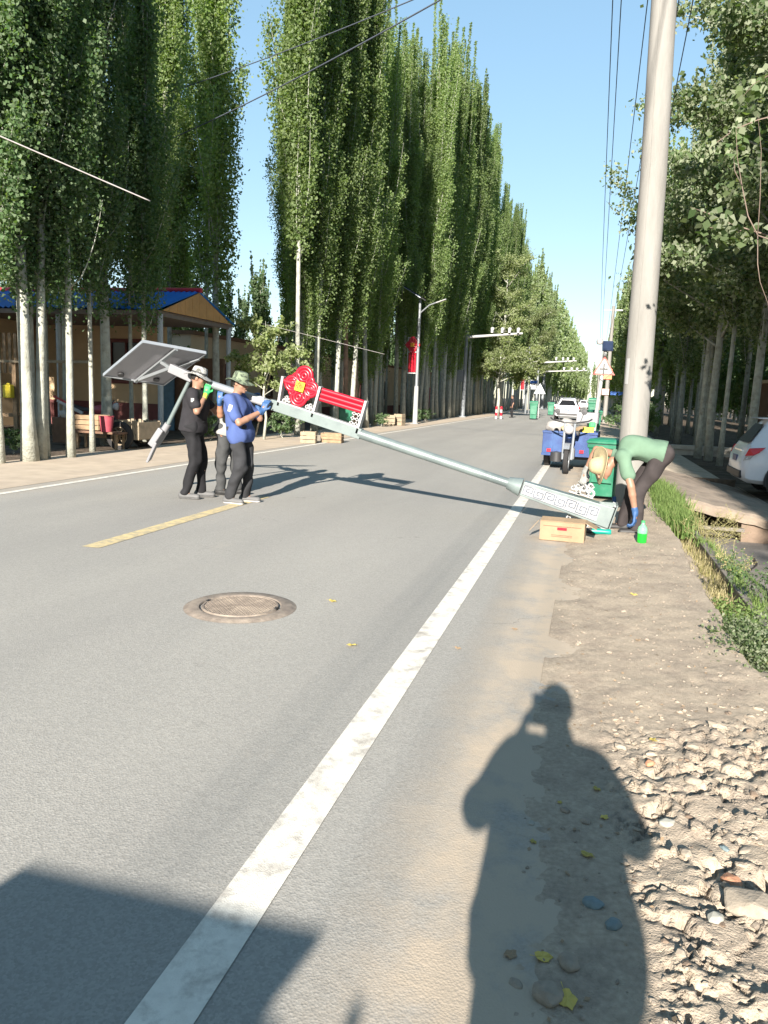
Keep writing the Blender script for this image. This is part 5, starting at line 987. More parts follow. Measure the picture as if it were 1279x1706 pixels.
# ================================================================ cars
def suv(label, loc, rz, s=1.0, group=None):
    T = thing('parked_car', label, 'car', loc, rz, group); T.scale = (s, s, s)
    ST = [(-2.22, .50, .64, .70, .66, .58), (-2.19, .38, .74, .82, .80, .70), (-2.13, .31, .86, .96, .875, .76), (-2.06, .28, .98, 1.08, .89, .75), (-1.74, .26, .99, 1.53, .90, .44), (-1.66, .26, .99, 1.60, .90, .45), (-1.2, .25, .985, 1.64, .90, .57), (-.2, .25, .97, 1.66, .90, .61), (.45, .25, .96, 1.61, .90, .60), (1.12, .25, .95, 1.12, .89, .70), (1.25, .25, .93, 1.06, .89, .74), (1.95, .28, .82, .95, .86, .74), (2.12, .32, .68, .80, .80, .68), (2.20, .42, .58, .64, .68, .58)]
    def ringp(q): x, zb, zs, zt, wb, wt = q; h_ = zt-zs; return [(x, 0, zb), (x, wb*.86, zb), (x, wb*.97, zb+.08), (x, wb, (zb+zs)/2), (x, wb*.985, zs-.05), (x, wb*.955, zs), (x, wt+.04*min(1, h_*2), zt-.10*min(1, h_*2)), (x, wt-.04, zt-.012), (x, wt*.5, zt+.008), (x, 0, zt+.012)]
    b = MB(); vs = []; n = 18
    for q in ST: r_ = ringp(q); vs += r_+[(p[0], -p[1], p[2]) for p in r_[-2:0:-1]]
    fs = [(i*n+k, i*n+n+k, i*n+n+(k+1) % n, i*n+(k+1) % n) for i in range(len(ST)-1) for k in range(n)]+[tuple(range(n)), tuple((len(ST)-1)*n+k for k in range(n-1, -1, -1))]
    b.add(vs, fs); b.build('body', M_['car_white'], T, smooth=True)
    def sidept(x, t, sy):
        xs_ = [q[0] for q in ST]; q = [np.interp(x, xs_, [s_[j] for s_ in ST]) for j in range(6)]; r_ = ringp([x]+q[1:]); a, c = np.array(r_[5]), np.array(r_[6]); p = a+(c-a)*t; return np.array([p[0], sy*(p[1]+.012), p[2]])
    for sy in (-1, 1):
        for (x0, x1, t0, t1, sl0, sl1) in ((-1.70, -1.22, .10, .90, .30, 0), (-1.16, -.28, .08, .92, 0, 0), (-.20, .86, .08, .92, 0, -.46)):
            N = 6; vs = []
            for i in range(N+1):
                for (t, top) in ((t0, 0), (t1, 1)):
                    x = x0+(x1-x0)*i/N
                    if top: x = (x0+sl0)+(x1+sl1-x0-sl0)*i/N
                    vs.append(sidept(x, t, sy))
            vs = [np.array(v) for v in vs]; b = MB(); b.add(vs, [(2*i, 2*i+2, 2*i+3, 2*i+1) for i in range(N)]); b.build('side_window', M_['glass'], T)
        for x in (-1.35, 1.38):
            b = MB(); P = [(x+.405*math.cos(a), sy*.902, .34+.405*math.sin(a)) for a in np.linspace(-.25, math.pi+.25, 20)]; b.tube(P, .035, 6); b.build('wheel_arch', M_['dark'], T, smooth=True)
            b = MB(); M3 = np.array([[1, 0, 0], [0, 0, 1], [0, -1, 0]]).T; b.lathe([(.001, -.05), (.39, -.05), (.39, .008), (.001, .008)], 28, (x, sy*.90, .34), M3); b.build('wheel_well', M_['blackp'], T)
            wheel(T, (x, sy*.845, .345), .345, .22, 'y', 'rim', 5)
        b = MB(); b.prism([(-2.165, sy*.80, .83), (-2.10, sy*.86, 1.0), (-1.80, sy*.905, 1.03), (-1.92, sy*.915, .92), (-2.02, sy*.915, .86)], (0, 0, 0), (-.012, sy*.02, 0)); b.build('tail_light', M_['taillight'], T, bevel=.008)
        b = MB(); b.prism([(-2.185, sy*.78, .74), (-2.16, sy*.82, .83), (-2.02, sy*.905, .86), (-2.08, sy*.90, .78)], (0, 0, 0), (-.012, sy*.02, 0)); b.build('reverse_lamp', M_['clearlamp'], T, bevel=.006)
        b = MB(); b.tube([(-1.55, sy*.56, 1.665), (-1.4, sy*.57, 1.70), (.1, sy*.57, 1.715), (.3, sy*.56, 1.67)], .014, 6); b.build('roof_rail', M_['alu'], T)
        b = MB(); b.box((.85, sy*.99, 1.05), (.12, .20, .13)); b.build('mirror', M_['car_white'], T, bevel=.03)
        b = MB(); b.box((.0, sy*.897, .33), (1.9, .03, .10)); b.build('sill_trim', M_['dark'], T)
        for x in (-.24, -1.18, .85): b = MB(); b.box((x, sy*.905, .66), (.008, .006, .56)); b.build('door_gap', M_['dark'], T)
        for x in (-.42, .66-1.2+1.05): b = MB(); b.box((x, sy*.91, .86), (.16, .02, .025)); b.build('door_handle', M_['chrome'], T)
        b = MB(); b.prism([(1.90, sy*.85, .80), (2.08, sy*.80, .72), (2.12, sy*.72, .66), (2.02, sy*.80, .66)], (0, 0, 0), (.02, sy*.02, .01)); b.build('headlight', M_['clearlamp'], T)
    b = MB(); b.add([(-2.062, -.64, 1.09), (-2.062, .64, 1.09), (-1.78, .42, 1.48), (-1.78, -.42, 1.48)], [(0, 1, 2, 3)]); b.v = [(v[0]-.022, v[1], v[2]+.012) for v in b.v]; b.build('rear_window', M_['tint'], T)
    b = MB(); b.add([(1.10, -.62, 1.13), (1.10, .62, 1.13), (.50, .53, 1.585), (.50, -.53, 1.585)], [(0, 1, 2, 3)]); b.v = [(v[0]+.02, v[1], v[2]+.012) for v in b.v]; b.build('windscreen', M_['glass'], T)
    b = MB(); b.prism([(-1.90, -.38, 1.60), (-1.60, -.42, 1.60), (-1.60, -.42, 1.635), (-1.92, -.38, 1.615)], (0, 0, 0), (0, .80, 0)); b.build('spoiler', M_['car_white'], T)
    b = MB(); b.box((-2.205, 0, .45), (.06, 1.5, .16)); b.build('bumper_trim', M_['dark'], T, bevel=.02); b = MB(); b.box((-2.215, 0, .76), (.02, .46, .13)); b.build('number_plate', M_['blue_paint'], T)
    b = MB(); b.box((-2.16, 0, .93), (.02, .8, .03)); b.build('chrome_strip', M_['chrome'], T); b = MB(); b.box((2.17, 0, .56), (.06, 1.0, .2)); b.build('grille', M_['dark'], T, bevel=.02)
    return T
p0 = at(1222, 770, 16.5); car0 = suv('white parked SUV cut by the right edge of the picture, red tail light showing', (p0[0]+2.2*.97+.2, 17.5, -.28), 0, .97)
copy_tree(car0, (-1.72, 62.0, 0), R_(90), 'white SUV on the road in the distance, seen from behind', (1.0, 1.0, 1.0))
copy_tree(car0, (-.98, -4.15, 0), R_(-90), 'white car parked behind the viewer, casting the shadow at the lower left', (1.0, 1.22, 1.0))
for i, (x, y) in enumerate(((-1.4, 150), (-5.4, 190))): copy_tree(car0, (x, y, 0), R_(90), ['tiny far white car in the right lane', 'tiny far white car in the left lane'][i])
# ================================================================ blue cargo tricycle
tc_ = thing('cargo_tricycle', 'blue motor tricycle with a loaded cargo box parked facing the camera', 'tricycle', (-.36, 17.0, 0), R_(-3))
wheel(tc_, (.0, -.80, .29), .29, .10, 'x', 'polegrey', 8, tw=.3)
for s in (-1, 1): wheel(tc_, (s*.52-.05, 1.0, .28), .28, .13, 'x', 'polegrey', 6)
b = MB()
for s in (-1, 1): b.tube([(s*.085, -.80, .29), (s*.095, -.66, .72), (s*.10, -.58, 1.02)], .026, 8)
b.build('fork', M_['alu'], tc_, smooth=True)
b = MB(); P = [(0, -.80+.34*math.cos(a), .29+.34*math.sin(a)) for a in np.linspace(-.2, 2.4, 10)]
for p, q in zip(P[:-1], P[1:]): b.bar(p, q, .12, .012)
b.build('mudguard', M_['alu'], tc_)
b = MB(); b.lathe([(.001, .12), (.06, .10), (.095, .03), (.10, -.02), (.001, -.03)], 18, (0, -.66, .90), np.array([[1, 0, 0], [0, 0, -1], [0, 1, 0]])); b.build('headlight', M_['clearlamp'], tc_, smooth='all')
b = MB(); b.tube([(-.42, -.34, 1.12), (-.36, -.42, 1.08), (-.12, -.56, 1.04), (.12, -.56, 1.04), (.36, -.42, 1.08), (.42, -.34, 1.12)], .016, 8); b.build('handlebar', M_['dark'], tc_)
for s in (-1, 1): b = MB(); b.tube([(s*.2, -.54, 1.05), (s*.26, -.54, 1.24)], .008, 5); b.lathe([(.001, .01), (.055, .008), (.06, 0), (.001, -.01)], 12, (s*.27, -.55, 1.27), np.array([[1, 0, 0], [0, 0, -1], [0, 1, 0]])); b.build('mirror', M_['dark'], tc_)
b = MB(); b.tube([(0, -.5, .75), (0, -.1, .55), (0, .5, .42)], .04, 8); b.build('frame', M_['blue_paint'], tc_); b = MB(); b.lathe([(.001, -.22), (.09, -.18), (.13, 0), (.11, .16), (.001, .22)], 14, (0, -.28, .80), np.array([[1, 0, 0], [0, 0, -1], [0, 1, 0]])); b.build('tank', M_['blue_paint'], tc_, smooth='all'); b = MB(); b.box((0, .08, .80), (.34, .34, .09)); b.build('seat', M_['dark'], tc_, bevel=.03)
b = MB(); b.box((0, -.15, .38), (.22, .3, .25)); b.build('engine', M_['polegrey'], tc_, bevel=.03)
b = MB(); b.box((-.05, .32, .56), (1.16, .05, .52)); b.box((-.05, 1.58, .56), (1.16, .05, .52)); b.box((-.61, .95, .56), (.05, 1.22, .52)); b.box((.51, .95, .56), (.05, 1.22, .52)); b.box((-.05, .95, .30), (1.12, 1.24, .04)); bx = b.build('cargo_box', M_['blue_paint'], tc_, bevel=.008)
b = MB()
for x in (-.42, -.16, .10, .34): b.box((x, .286, .55), (.03, .02, .46))
b.box((-.05, .284, .80), (1.18, .03, .05)); b.box((-.05, .284, .31), (1.18, .03, .05)); b.build('box_ribs', M_['blue_paint'], bx)
b = MB(); b.box((.22, .27, .40), (.09, .01, .07)); b.box((-.48, .27, .40), (.09, .01, .07)); b.build('box_reflector', M_['red'], bx)
b = MB(); b.box((-.05, .95, .22), (.9, .5, .05)); b.tube([(-.6, 1.0, .28), (.5, 1.0, .28)], .04, 8); b.build('axle', M_['blackp'], tc_); b = MB(); b.lathe([(.001, -.12), (.13, -.10), (.13, .10), (.001, .12)], 14, (-.3, .2, .27)); b.build('toolbox', M_['dark'], tc_, smooth=True)
for i, (x, y, z, r, m, lab) in enumerate(((-.36, .75, .80, .22, 'sack', 'big white sack at the left of the tricycle load'), (-.12, 1.05, .84, .24, 'sack', 'white sack in the middle of the tricycle load'), (.22, .7, .74, .18, 'cardboard', 'tan bundle on the tricycle load near its right side'), (-.12, .52, .74, .14, 'straw_hat', 'yellowish bundle behind the tricycle headlight'))):
    b = MB(); b.rock((0, 0, 0), r, (1.1, .9, .75), 40+i, i); o = b.build('sack', M_[m], bevel=r*.15, sub=1, smooth='all'); o.location = (-.36+x, 17.0+y, z+.12); tag(o, lab, 'sack', 'tricycle load')
b = MB(); b.box((0, 0, 0), (.24, .2, .14)); o = b.build('tool_case', M_['yellowplastic'], bevel=.02); o.location = (-.02, 17.50, .86); tag(o, 'yellow tool case at the right front corner of the tricycle box', 'case')
b = MB(); b.box((0, 0, 0), (.14, .12, .12)); o = b.build('green_pouch', M_['glove_green'], bevel=.03); o.location = (.06, 17.6, .98); tag(o, 'bright green pouch on top of the tricycle load at right', 'pouch')
b = MB(); b.box((0, 0, 0), (.5, .34, .24)); o = b.build('grey_carton', M_['lampgrey'], bevel=.01); o.location = (-.05, 18.2, 1.12); tag(o, 'grey carton behind the tricycle handlebar', 'carton')
# ================================================================ the lamp pole being carried
YP = 9.42
LB = at(1022, 863, YP); lp = thing('street_lamp', 'long new street lamp carried across the road, its solar panel end on two shoulders', 'street lamp', LB)
Pp = lambda x, y, d=0: at(x, y, YP+d)-LB
axis = U(Pp(318, 629)-Pp(1022, 863)); nup = U(np.array([0, 0, 1])-axis*axis[2]); yv = np.cross(axis, nup); yv = yv if yv[1] < 0 else -yv   # yv towards the viewer
def AX(px): return Pp(1022, 863)+axis*np.linalg.norm(Pp(px, 863-(1022-px)*.3324)-Pp(1022, 863))
b = MB(); b.tube([AX(868), AX(846)], [.115, .075], 12); b.tube([AX(846), AX(700), AX(598)], [.057, .060, .064], 12); b.build('shaft', M_['galv'], lp, smooth=True)
def sbar(px0, px1, h_, d_, m, name, parent=lp, up=0, out=0): b = MB(); p, q = AX(px0)+nup*up+yv*out, AX(px1)+nup*up+yv*out; b.bar(p, q, d_, h_, up=nup); return b.build(name, m, parent, bevel=.006)
sbar(602, 452, .135, .11, M_['galv'], 'ornament_section')
b = MB(); b.tube([AX(455), AX(318)], [.055, .048], 12); b.build('upper_shaft', M_['alu'], lp, smooth=True)
b = MB(); b.tube([AX(440), AX(398)], [.062, .060], 12); b.build('wrapping', M_['white'], lp, smooth=True)
# tapered square base with gussets and key-pattern plate
b = MB(); vs = []
for (px, hh) in ((870, .088), (1018, .128)):
    c_ = AX(px)
    for (a_, b_) in ((1, 1), (1, -1), (-1, -1), (-1, 1)): vs.append(c_+nup*a_*hh+yv*b_*hh)
b.add(vs, [(0, 1, 5, 4), (1, 2, 6, 5), (2, 3, 7, 6), (3, 0, 4, 7), (0, 3, 2, 1), (4, 5, 6, 7)]); b.build('base_section', M_['galv'], lp, bevel=.008)
b = MB(); b.bar(AX(1019), AX(1023), .35, .35, up=nup); b.build('base_plate', M_['galv'], lp, bevel=.004)
for a_ in (-1, 1):
    for b_ in (-.7, 0, .7): b = MB(); p = AX(1018); b.prism([p+nup*a_*.126+yv*b_*.12, p+nup*a_*.17+yv*b_*.12, AX(990)+nup*a_*.118+yv*b_*.12], (0, 0, 0), yv*.008); b.build('gusset', M_['galv'], lp)
for a_ in (-1, 1):
    for b_ in (-1, 1): b = MB(); p = AX(1018)+nup*a_*.152+yv*b_*.152; b.cyl(p, p+axis*.03, .014, n=6); b.build('bolt', M_['alu'], lp)
for s_ in (1,):
    p0_, p1_ = AX(872)+yv*.0905, AX(996)+yv*.1245
    ln = U(p1_-p0_); nn = np.cross(ln, nup); nn = nn if nn@yv > 0 else -nn
    b = MB(); b.prism([p0_+nup*.062+nn*.002, p1_+nup*.088+nn*.002, p1_-nup*.088+nn*.002, p0_-nup*.062+nn*.002], (0, 0, 0), nn*.006); kp = b.build('key_pattern_plate', M_['white'], lp)
    b = MB(); Ltot = np.linalg.norm(p1_-p0_); nk = 7; uL = Ltot/nk
    for k_ in range(nk):
        hk = .062+(.088-.062)*(k_+.5)/nk; o0 = p0_+ln*uL*k_+nn*.009
        if k_ % 2 == 0: path = [(.08, -.72), (.08, .72), (.90, .72), (.90, -.30), (.36, -.30), (.36, .28), (.64, .28)]
        else: path = [(.08, .72), (.08, -.72), (.90, -.72), (.90, .30), (.36, .30), (.36, -.28), (.64, -.28)]
        for (a1, b1_), (a2, b2_) in zip(path[:-1], path[1:]): b.bar(o0+ln*uL*a1+nup*hk*b1_, o0+ln*uL*a2+nup*hk*b2_, .013, .004, up=nn)
    for sg_ in (-1, 1): b.bar(p0_+nup*.058*sg_+nn*.009, p1_+nup*.084*sg_+nn*.009, .005, .004, up=nn)
    b.build('key_pattern', M_['keyline'], kp)
def scroll(parent, c, dx, dz, s, name='white_scroll', flip=1):
    dx = U(dx); dz = U(dz); c = np.array(c); b = MB()
    for (ox, oz, r_, ph) in ((0, 0, 1, 0), (1.15*flip, .45, .8, 1.5), (.35*flip, 1.05, .65, 3)):
        pts_ = [c+(dx*(ox+r_*.55*(1-.6*t)*math.cos(ph+t*7.5))+dz*(oz+r_*.55*(1-.6*t)*math.sin(ph+t*7.5)))*s for t in np.linspace(0, 1, 16)]
        for p, q in zip(pts_[:-1], pts_[1:]): b.bar(p, q, .022*s/.06, .03, up=yv)
    b.bar(c-dz*s*.5-dx*s*.5*flip, c-dz*s*.5+dx*s*1.7*flip, .018, .03, up=yv); return b.build(name, M_['white'], parent)
scroll(lp, AX(985)-nup*.19, -axis, -nup, .075); scroll(lp, AX(955)-nup*.165, -axis, -nup, .055); scroll(lp, AX(975)+nup*.19, axis, nup, .085); scroll(lp, AX(955)+nup*.17, axis, nup, .06)
# brackets that hold the knot and the red bars
for (x0, y0, x1, y1) in ((465, 676, 473, 627), (521, 695, 535, 644), (595, 722, 611, 668)):
    b = MB(); b.bar(Pp(x0, y0), Pp(x1, y1), .10, .035, up=yv) if False else b.bar(Pp(x0, y0), Pp(x1, y1), .11, .032, up=axis); b.build('bracket', M_['white'], lp, bevel=.003)
b = MB(); b.bar(AX(597)+nup*.076, AX(466)+nup*.076, .12, .014, up=nup); b.build('bracket_rail', M_['white'], lp)
scroll(lp, Pp(474, 668), -axis, nup, .055, flip=1); scroll(lp, Pp(518, 683), axis, nup, .055, flip=1)
lat_ = M_['white']; b = MB()
for i in range(4):
    for j in range(2):
        q = Pp(590+i*.2, 712)+nup*(.045+.062*i)+(-axis)*(-.005+.06*j)*-1; 
        b.bar(q+nup*.025, q-nup*.025, .02, .014, up=yv); b.bar(q+axis*.028, q-axis*.028, .02, .014, up=yv)
b.build('lattice', M_['white'], lp)
kc = Pp(502, 644); knot(lp, kc, -axis, nup, .172, .030)
for (dz) in (-.058, 0.0, .058):
    b = MB(); b.tube([Pp(535, 657)+nup*dz, Pp(604, 678)+nup*dz], .031, 10); b.build('red_bar', M_['red'], lp, smooth=True)
# solar panel, its frame, rails and boxes
A_, B_, C_ = at(172, 625, 9.50)-LB, at(238, 569, 9.05)-LB, at(343, 588, 9.62)-LB; D_ = A_+C_-B_
pn_ = np.cross(B_-A_, C_-B_); pn_ = U(pn_); pn_ = pn_ if pn_[2] > 0 else -pn_
b = MB(); b.prism([A_, B_, C_, D_], (0, 0, 0), pn_*.012); sp_ = b.build('solar_panel', M_['panel_back'], lp)
b = MB(); ins = lambda p, t: p+( (A_+C_)/2-p)*t; b.prism([ins(q, .03)+pn_*.014 for q in (A_, B_, C_, D_)], (0, 0, 0), pn_*.004); b.build('solar_cells', M_['cell'], sp_)
b = MB()
for p, q in ((A_, B_), (B_, C_), (C_, D_), (D_, A_)): b.bar(p+pn_*.002, q+pn_*.002, .016, .042, up=pn_)
b.build('panel_frame', M_['alu'], sp_)
m1, m2 = B_+(C_-B_)*.52, A_+(D_-A_)*.52
b = MB(); b.bar(m1-pn_*.03, m2-pn_*.03, .045, .03, up=pn_); b.bar(B_+(C_-B_)*.08+(A_-B_)*.05-pn_*.0, B_+(C_-B_)*.08+(A_-B_)*.05-pn_*.01, .01, .01) if False else None; b.build('support_rail', M_['polegrey'], sp_)
b = MB(); b.bar(m2+(C_-m2)*.02-pn_*.025, C_+(D_-C_)*.15-pn_*.025, .03, .02, up=pn_); b.build('support_rail', M_['polegrey'], sp_)
for (u_, v_) in ((.33, .88), (.90, .86)):
    c_ = B_+(C_-B_)*(u_-.12)+(A_-B_)*v_-pn_*.012; b = MB(); b.lathe([(.001, .0), (.045, 0), (.045, .022), (.001, .022)], 14, c_, np.stack([U(C_-B_), np.cross(-pn_, U(C_-B_)), -pn_], 1)); b.build('junction_box', M_['dark'], sp_, smooth=True)
tp = AX(318); b = MB(); b.bar(AX(322), Pp(284, 613), .12, .11, up=yv); b.build('head_box', M_['lampgrey'], lp, bevel=.01)
e0 = Pp(284, 613); b = MB(); b.bar(e0, m1+(m2-m1)*.35-pn_*.04, .04, .04); b.bar(e0, m1+(m2-m1)*.9-pn_*.04, .04, .04); b.build('panel_strut', M_['polegrey'], lp)
# lamp arm and hanging lamp head
b = MB(); b.tube([Pp(316, 633, .02), Pp(277, 712, .02)], [.027, .030], 10); b.build('lamp_arm', M_['galv'], lp, smooth=True)
b = MB(); b.tube([Pp(280, 706, .02), Pp(270, 722, .02)], [.045, .05], 10); b.build('arm_clamp', M_['lampgrey'], lp, smooth=True)
b = MB(); b.bar(Pp(273, 715, .02), Pp(255, 742, .02), .19, .09, up=(1, .2, .5)); b.build('driver_housing', M_['lampgrey'], lp, bevel=.015)
b = MB(); b.bar(Pp(262, 735, .02), Pp(247, 768, .02), .20, .035, up=(1, .25, .4)); hd_ = b.build('lamp_head', M_['lampgrey'], lp, bevel=.01)
# ================================================================ people
np3 = lambda *a: tuple(a)
g = gr(387, 838)
w2 = person('man in blue T-shirt and green camouflage hat steadying the lamp pole with a blue glove', (g[0], g[1], 0), R_(2), dict(
    pelvis=(.10, 0, .92), chest=(.06, 0, 1.20), neck=(.05, 0, 1.42), head=(.095, 0, 1.555), fd=(1, -.12, -.22), up=(.12, 0, 1), sL=(.02, .175, 1.36), sR=(.02, -.175, 1.35),
    eR=(.19, -.25, 1.06), wR=(.38, .06, 1.215), dR=(.25, .25, .9), nR=(.15, 1, -.1), eL=(.22, .36, 1.10), wL=(.20, .34, 1.28), dL=(.0, -.1, 1), nL=(0, -1, 0),
    hL=(.11, .09, .90), hR=(.10, -.09, .90), kL=(.17, .12, .50), kR=(.15, -.10, .49), aL=(.10, .20, .09), aR=(-.02, -.06, .09), tL=(.26, .21, .035), tR=(.15, -.09, .035)),
    M_['skin'], M_['blue_cloth'], M_['char_trouser'], M_['shoe_grey'], M_['sole'], gloves=[('R', M_['glove_blue'], None), ('L', M_['glove_blue'], None)], seed=1, hat=(M_['camo_green'], 'bucket'), hem=.13, sleeve=.72)
b = MB(); c_ = np.array([.088, -.288, 1.24]); b.box(c_, (.05, .012, .09), ry=.25, rz=.3); b.build('sleeve_patch', M_['white'], w2, bevel=.003)
g = gr(334, 828)
g[1] -= .13
w1 = person('man in black T-shirt and black trousers with a white camouflage hat, leftmost of the carriers', (g[0], g[1], 0), R_(14), dict(
    pelvis=(-.03, 0, .96), chest=(.0, 0, 1.24), neck=(.01, 0, 1.465), head=(.035, 0, 1.605), fd=(1, .1, -.3), up=(.15, 0, 1), sL=(0, .185, 1.40), sR=(0, -.185, 1.395),
    eR=(.08, -.27, 1.17), wR=(.14, -.02, 1.40), dR=(.12, .30, .9), nR=(.0, 1, .0), eL=(.2, .30, 1.15), wL=(.24, .30, 1.36), dL=(0, -.1, 1), nL=(0, -1, 0),
    hL=(-.03, .09, .92), hR=(-.04, -.09, .92), kL=(.05, .10, .50), kR=(.02, -.09, .51), aL=(.03, .14, .09), aR=(-.12, -.10, .09), tL=(.18, .15, .035), tR=(.04, -.12, .035)),
    M_['skin'], M_['black_cloth'], M_['black_trouser'], M_['shoe_grey'], M_['shoe_grey'], gloves=[('R', M_['glove_green'], M_['glove_yellow']), ('L', M_['glove_green'], M_['glove_yellow'])], seed=2, hat=(M_['camo_white'], 'bucket'), hem=.06, sleeve=.60, fat=1.12)
b = MB(); b.rock((-.13, -.15, .95), .035, (1, .7, 1), 3); b.build('white_tag', M_['white'], w1); b = MB(); b.box((.03, -.293, 1.316), (.04, .012, .05), rz=.3); b.build('sleeve_logo', M_['white'], w1)
g = gr(364, 825)
w3 = person('third carrier in grey trousers and pale shirt behind the man in blue', (g[0], g[1]+.12, 0), R_(0), dict(
    pelvis=(.07, 0, .90), chest=(.13, 0, 1.16), neck=(.19, 0, 1.36), head=(.25, 0, 1.485), fd=(1, -.1, -.2), up=(.2, 0, 1), sL=(.15, .175, 1.31), sR=(.13, -.175, 1.31),
    eR=(.14, -.36, 1.12), wR=(.17, -.44, 1.32), dR=(0, .18, 1), nR=(0, 1, 0), eL=(.46, -.08, 1.10), wL=(.36, -.22, 1.24), dL=(-.1, -.1, 1), nL=(0, -1, 0),
    hL=(.08, .09, .88), hR=(.07, -.09, .88), kL=(.16, .10, .48), kR=(.03, -.09, .49), aL=(.16, .14, .09), aR=(0, -.07, .09), tL=(.31, .15, .035), tR=(.15, -.09, .035)),
    M_['skin_dark'], M_['grey_cloth'], M_['grey_trouser'], M_['shoe_black'], M_['shoe_black'], gloves=[('R', M_['glove_blue'], None), ('L', M_['glove_blue'], None)], seed=3, hem=.05, sleeve=.5)
g = gr(1062, 890)
w4 = person('man in sage green T-shirt and straw hat bending at the lamp pole foot', (g[0], g[1], 0), R_(180), dict(
    pelvis=(-.19, 0, .94), chest=(.09, -.03, .99), neck=(.36, -.05, .83), head=(.45, -.04, .735), fd=(.45, .25, -.85), up=(.85, 0, .45), hatup=(.93, .30, -.02), sL=(.24, .165, .90), sR=(.24, -.19, .87),
    eL=(.13, .25, .57), wL=(.06, .22, .27), dL=(-.0, .05, -1), nL=(.9, -.3, .1), eR=(.53, -.36, .93), wR=(.64, -.40, .65), dR=(.1, .1, -.9), nR=(.3, .9, 0),
    hL=(-.16, .09, .89), hR=(-.16, -.09, .90), kL=(.03, .12, .49), kR=(.08, -.14, .49), aL=(.02, .12, .09), aR=(.17, -.18, .09), tL=(.18, .13, .035), tR=(.33, -.19, .035)),
    M_['skin'], M_['green_cloth'], M_['brown_trouser'], M_['shoe_black'], M_['shoe_black'], gloves=[('L', M_['glove_blue'], None), ('R', M_['grey_cloth'], None)], seed=4, hat=(M_['straw_hat'], 'straw'), hem=.03, sleeve=.62)
# the photographer, whose shadow falls across the shoulder
ph = person('person behind the viewer holding up a phone', (.095, -.26, 0), R_(90), dict(
    pelvis=(-.02, 0, .94), chest=(-.01, 0, 1.20), neck=(.02, -.02, 1.42), head=(.045, .01, 1.545), fd=(1, .1, -.1), up=(0, 0, 1), sL=(0, .175, 1.345), sR=(0, -.175, 1.335),
    eL=(.12, .285, 1.12), wL=(.185, .165, 1.34), dL=(.05, -.15, 1), nL=(0, -1, .2), eR=(.10, -.235, 1.13), wR=(.165, .035, 1.35), dR=(.05, .15, 1), nR=(0, 1, .2),
    hL=(-.02, .10, .91), hR=(-.02, -.10, .91), kL=(.02, .13, .50), kR=(.02, -.13, .50), aL=(-.02, .15, .09), aR=(-.02, -.15, .09), tL=(.14, .17, .035), tR=(.14, -.17, .035)),
    M_['skin'], M_['grey_cloth'], M_['char_trouser'], M_['shoe_black'], M_['sole'], seed=6, hem=.10, sleeve=1.05, fat=1.18, bare_hands=True)
b = MB(); b.box((0, 0, 0), (.078, .009, .16)); o = b.build('phone', M_['dark'], bevel=.003); o.location = (.0, -.0255, 1.455); tag(o, 'phone held up in both hands behind the viewer', 'phone')
g = gr(852, 696)
person('distant person in dark clothes standing on the left verge', (g[0], g[1], 0), R_(200), dict(
    pelvis=(0, 0, .92), chest=(0, 0, 1.2), neck=(0, 0, 1.44), head=(.02, 0, 1.58), fd=(1, 0, -.1), up=(0, 0, 1), sL=(0, .18, 1.38), sR=(0, -.18, 1.38), eL=(-.02, .24, 1.1), wL=(.06, .24, .88), dL=(.1, 0, -1), nL=(0, -1, 0), eR=(-.02, -.24, 1.1), wR=(.06, -.24, .88), dR=(.1, 0, -1), nR=(0, 1, 0),
    hL=(0, .09, .9), hR=(0, -.09, .9), kL=(.02, .1, .5), kR=(.02, -.1, .5), aL=(-.02, .1, .09), aR=(-.02, -.1, .09), tL=(.14, .11, .035), tR=(.14, -.11, .035)),
    M_['skin'], M_['black_cloth'], M_['black_trouser'], M_['shoe_black'], M_['shoe_black'], seed=7, h=.018, bare_hands=True)
# ================================================================ things at the foot of the pole
g = gr(936, 903); T = thing('cardboard_box', 'open cardboard box with a red mark lying at the asphalt edge', 'box', (g[0], g[1]+.12, .0), R_(-4))
b = MB(); b.box((0, -.125, .115), (.46, .006, .21)); b.build('front', M_['cardboard'], T); b = MB(); b.box((0, .125, .115), (.46, .006, .21)); b.build('back', M_['cardboard'], T)
for s in (-1, 1): b = MB(); b.box((s*.23, 0, .115), (.006, .244, .21)); b.build('side', M_['cardboard'], T)
b = MB(); b.box((0, 0, .008), (.45, .24, .006)); b.build('bottom', M_['cardboard'], T)
b = MB(); b.box((0, -.06, .228), (.46, .15, .006), rx=.18); b.build('flap', M_['cardboard'], T); b = MB(); b.box((-.30, 0, .15), (.15, .22, .005), ry=-.9); b.build('flap', M_['cardboard'], T); b = MB(); b.box((.29, .02, .19), (.14, .22, .005), ry=.5); b.build('flap', M_['cardboard'], T)
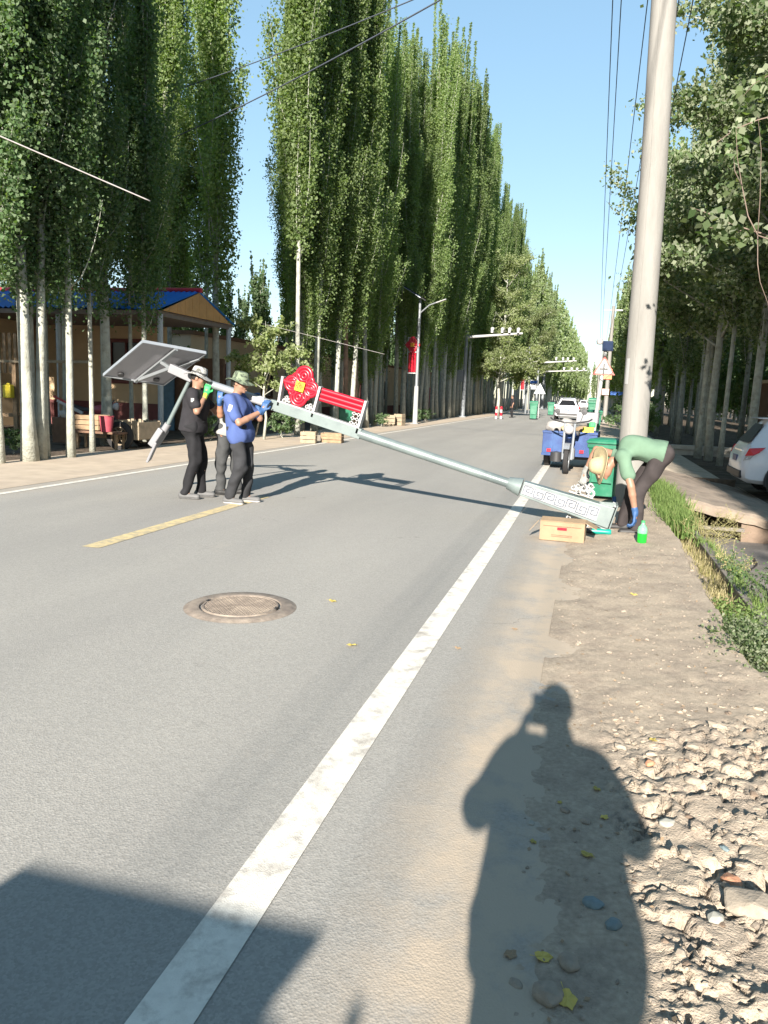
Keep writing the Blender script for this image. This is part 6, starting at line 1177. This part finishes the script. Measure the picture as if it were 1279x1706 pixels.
b = MB(); b.box((.0, -.1295, .14), (.10, .003, .03)); b.build('red_mark', M_['red'], T); b = MB(); b.box((0, -.1292, .165), (.40, .002, .006)); b.box((0, -.1292, .07), (.22, .002, .006)); b.box((0, -.1292, .055), (.22, .002, .006)); b.build('tape_line', M_['wood_dark'], T)
g = gr(988, 892); T = thing('angle_grinder', 'teal-bodied power tool lying beside the cardboard box', 'tool', (g[0], g[1], .05), R_(4)); b = MB(); b.tube([(-.02, 0, 0), (.05, 0, 0), (.12, 0, 0), (.17, 0, .0), (.19, 0, 0)], [.032, .036, .030, .036, .028], 12); b.build('body', M_['teal'], T, smooth=True); b = MB(); b.tube([(-.16, 0, -.01), (-.06, 0, 0), (-.02, 0, 0)], [.022, .034, .034], 10); b.lathe([(.001, -.012), (.05, -.012), (.05, -.008), (.001, -.008)], 16, (-.13, 0, -.02)); b.build('gear_head', M_['dark'], T, smooth=True)
g = gr(1068, 909); T = thing('plastic_bottle', 'plastic bottle half full of bright green liquid standing on the dirt', 'bottle', (g[0], g[1], dirt_z(g[0], g[1]))); b = MB(); b.lathe([(.001, 0), (.045, 0), (.05, .01), (.05, .10), (.001, .10)], 20); b.build('green_liquid', M_['plastic_green'], T, smooth=True); b = MB(); b.lathe([(.0505, .10), (.051, .13), (.046, .16), (.025, .19), (.018, .20), (.018, .215), (.001, .215)], 20); b.build('upper_bottle', M_['plastic_clear'], T, smooth=True); b = MB(); b.lathe([(.001, .215), (.02, .215), (.02, .235), (.001, .235)], 14); b.build('cap', M_['glove_green'], T, smooth=True)
b = MB(); g = gr(1040, 888); b.tube([gr(1000, 885)+np.array([0, 0, .03]), g+np.array([0, 0, .015]), gr(1062, 888)+np.array([0, 0, .06])], .006, 5); o = b.build('cord', M_['white'], off=g); o.location = tuple(g); tag(o, 'thin white cord lying by the blue-gloved hand', 'cord')
g = gr(1024, 852); b = MB(); b.rock((0, 0, .09), .09, (.7, .7, 1.3), 9); o = b.build('blue_pouch', M_['glove_blue'], bevel=.01, sub=1, smooth='all'); o.location = (g[0]+.02, g[1]+.35, 0); tag(o, 'blue cloth bundle standing behind the pole foot', 'bundle')
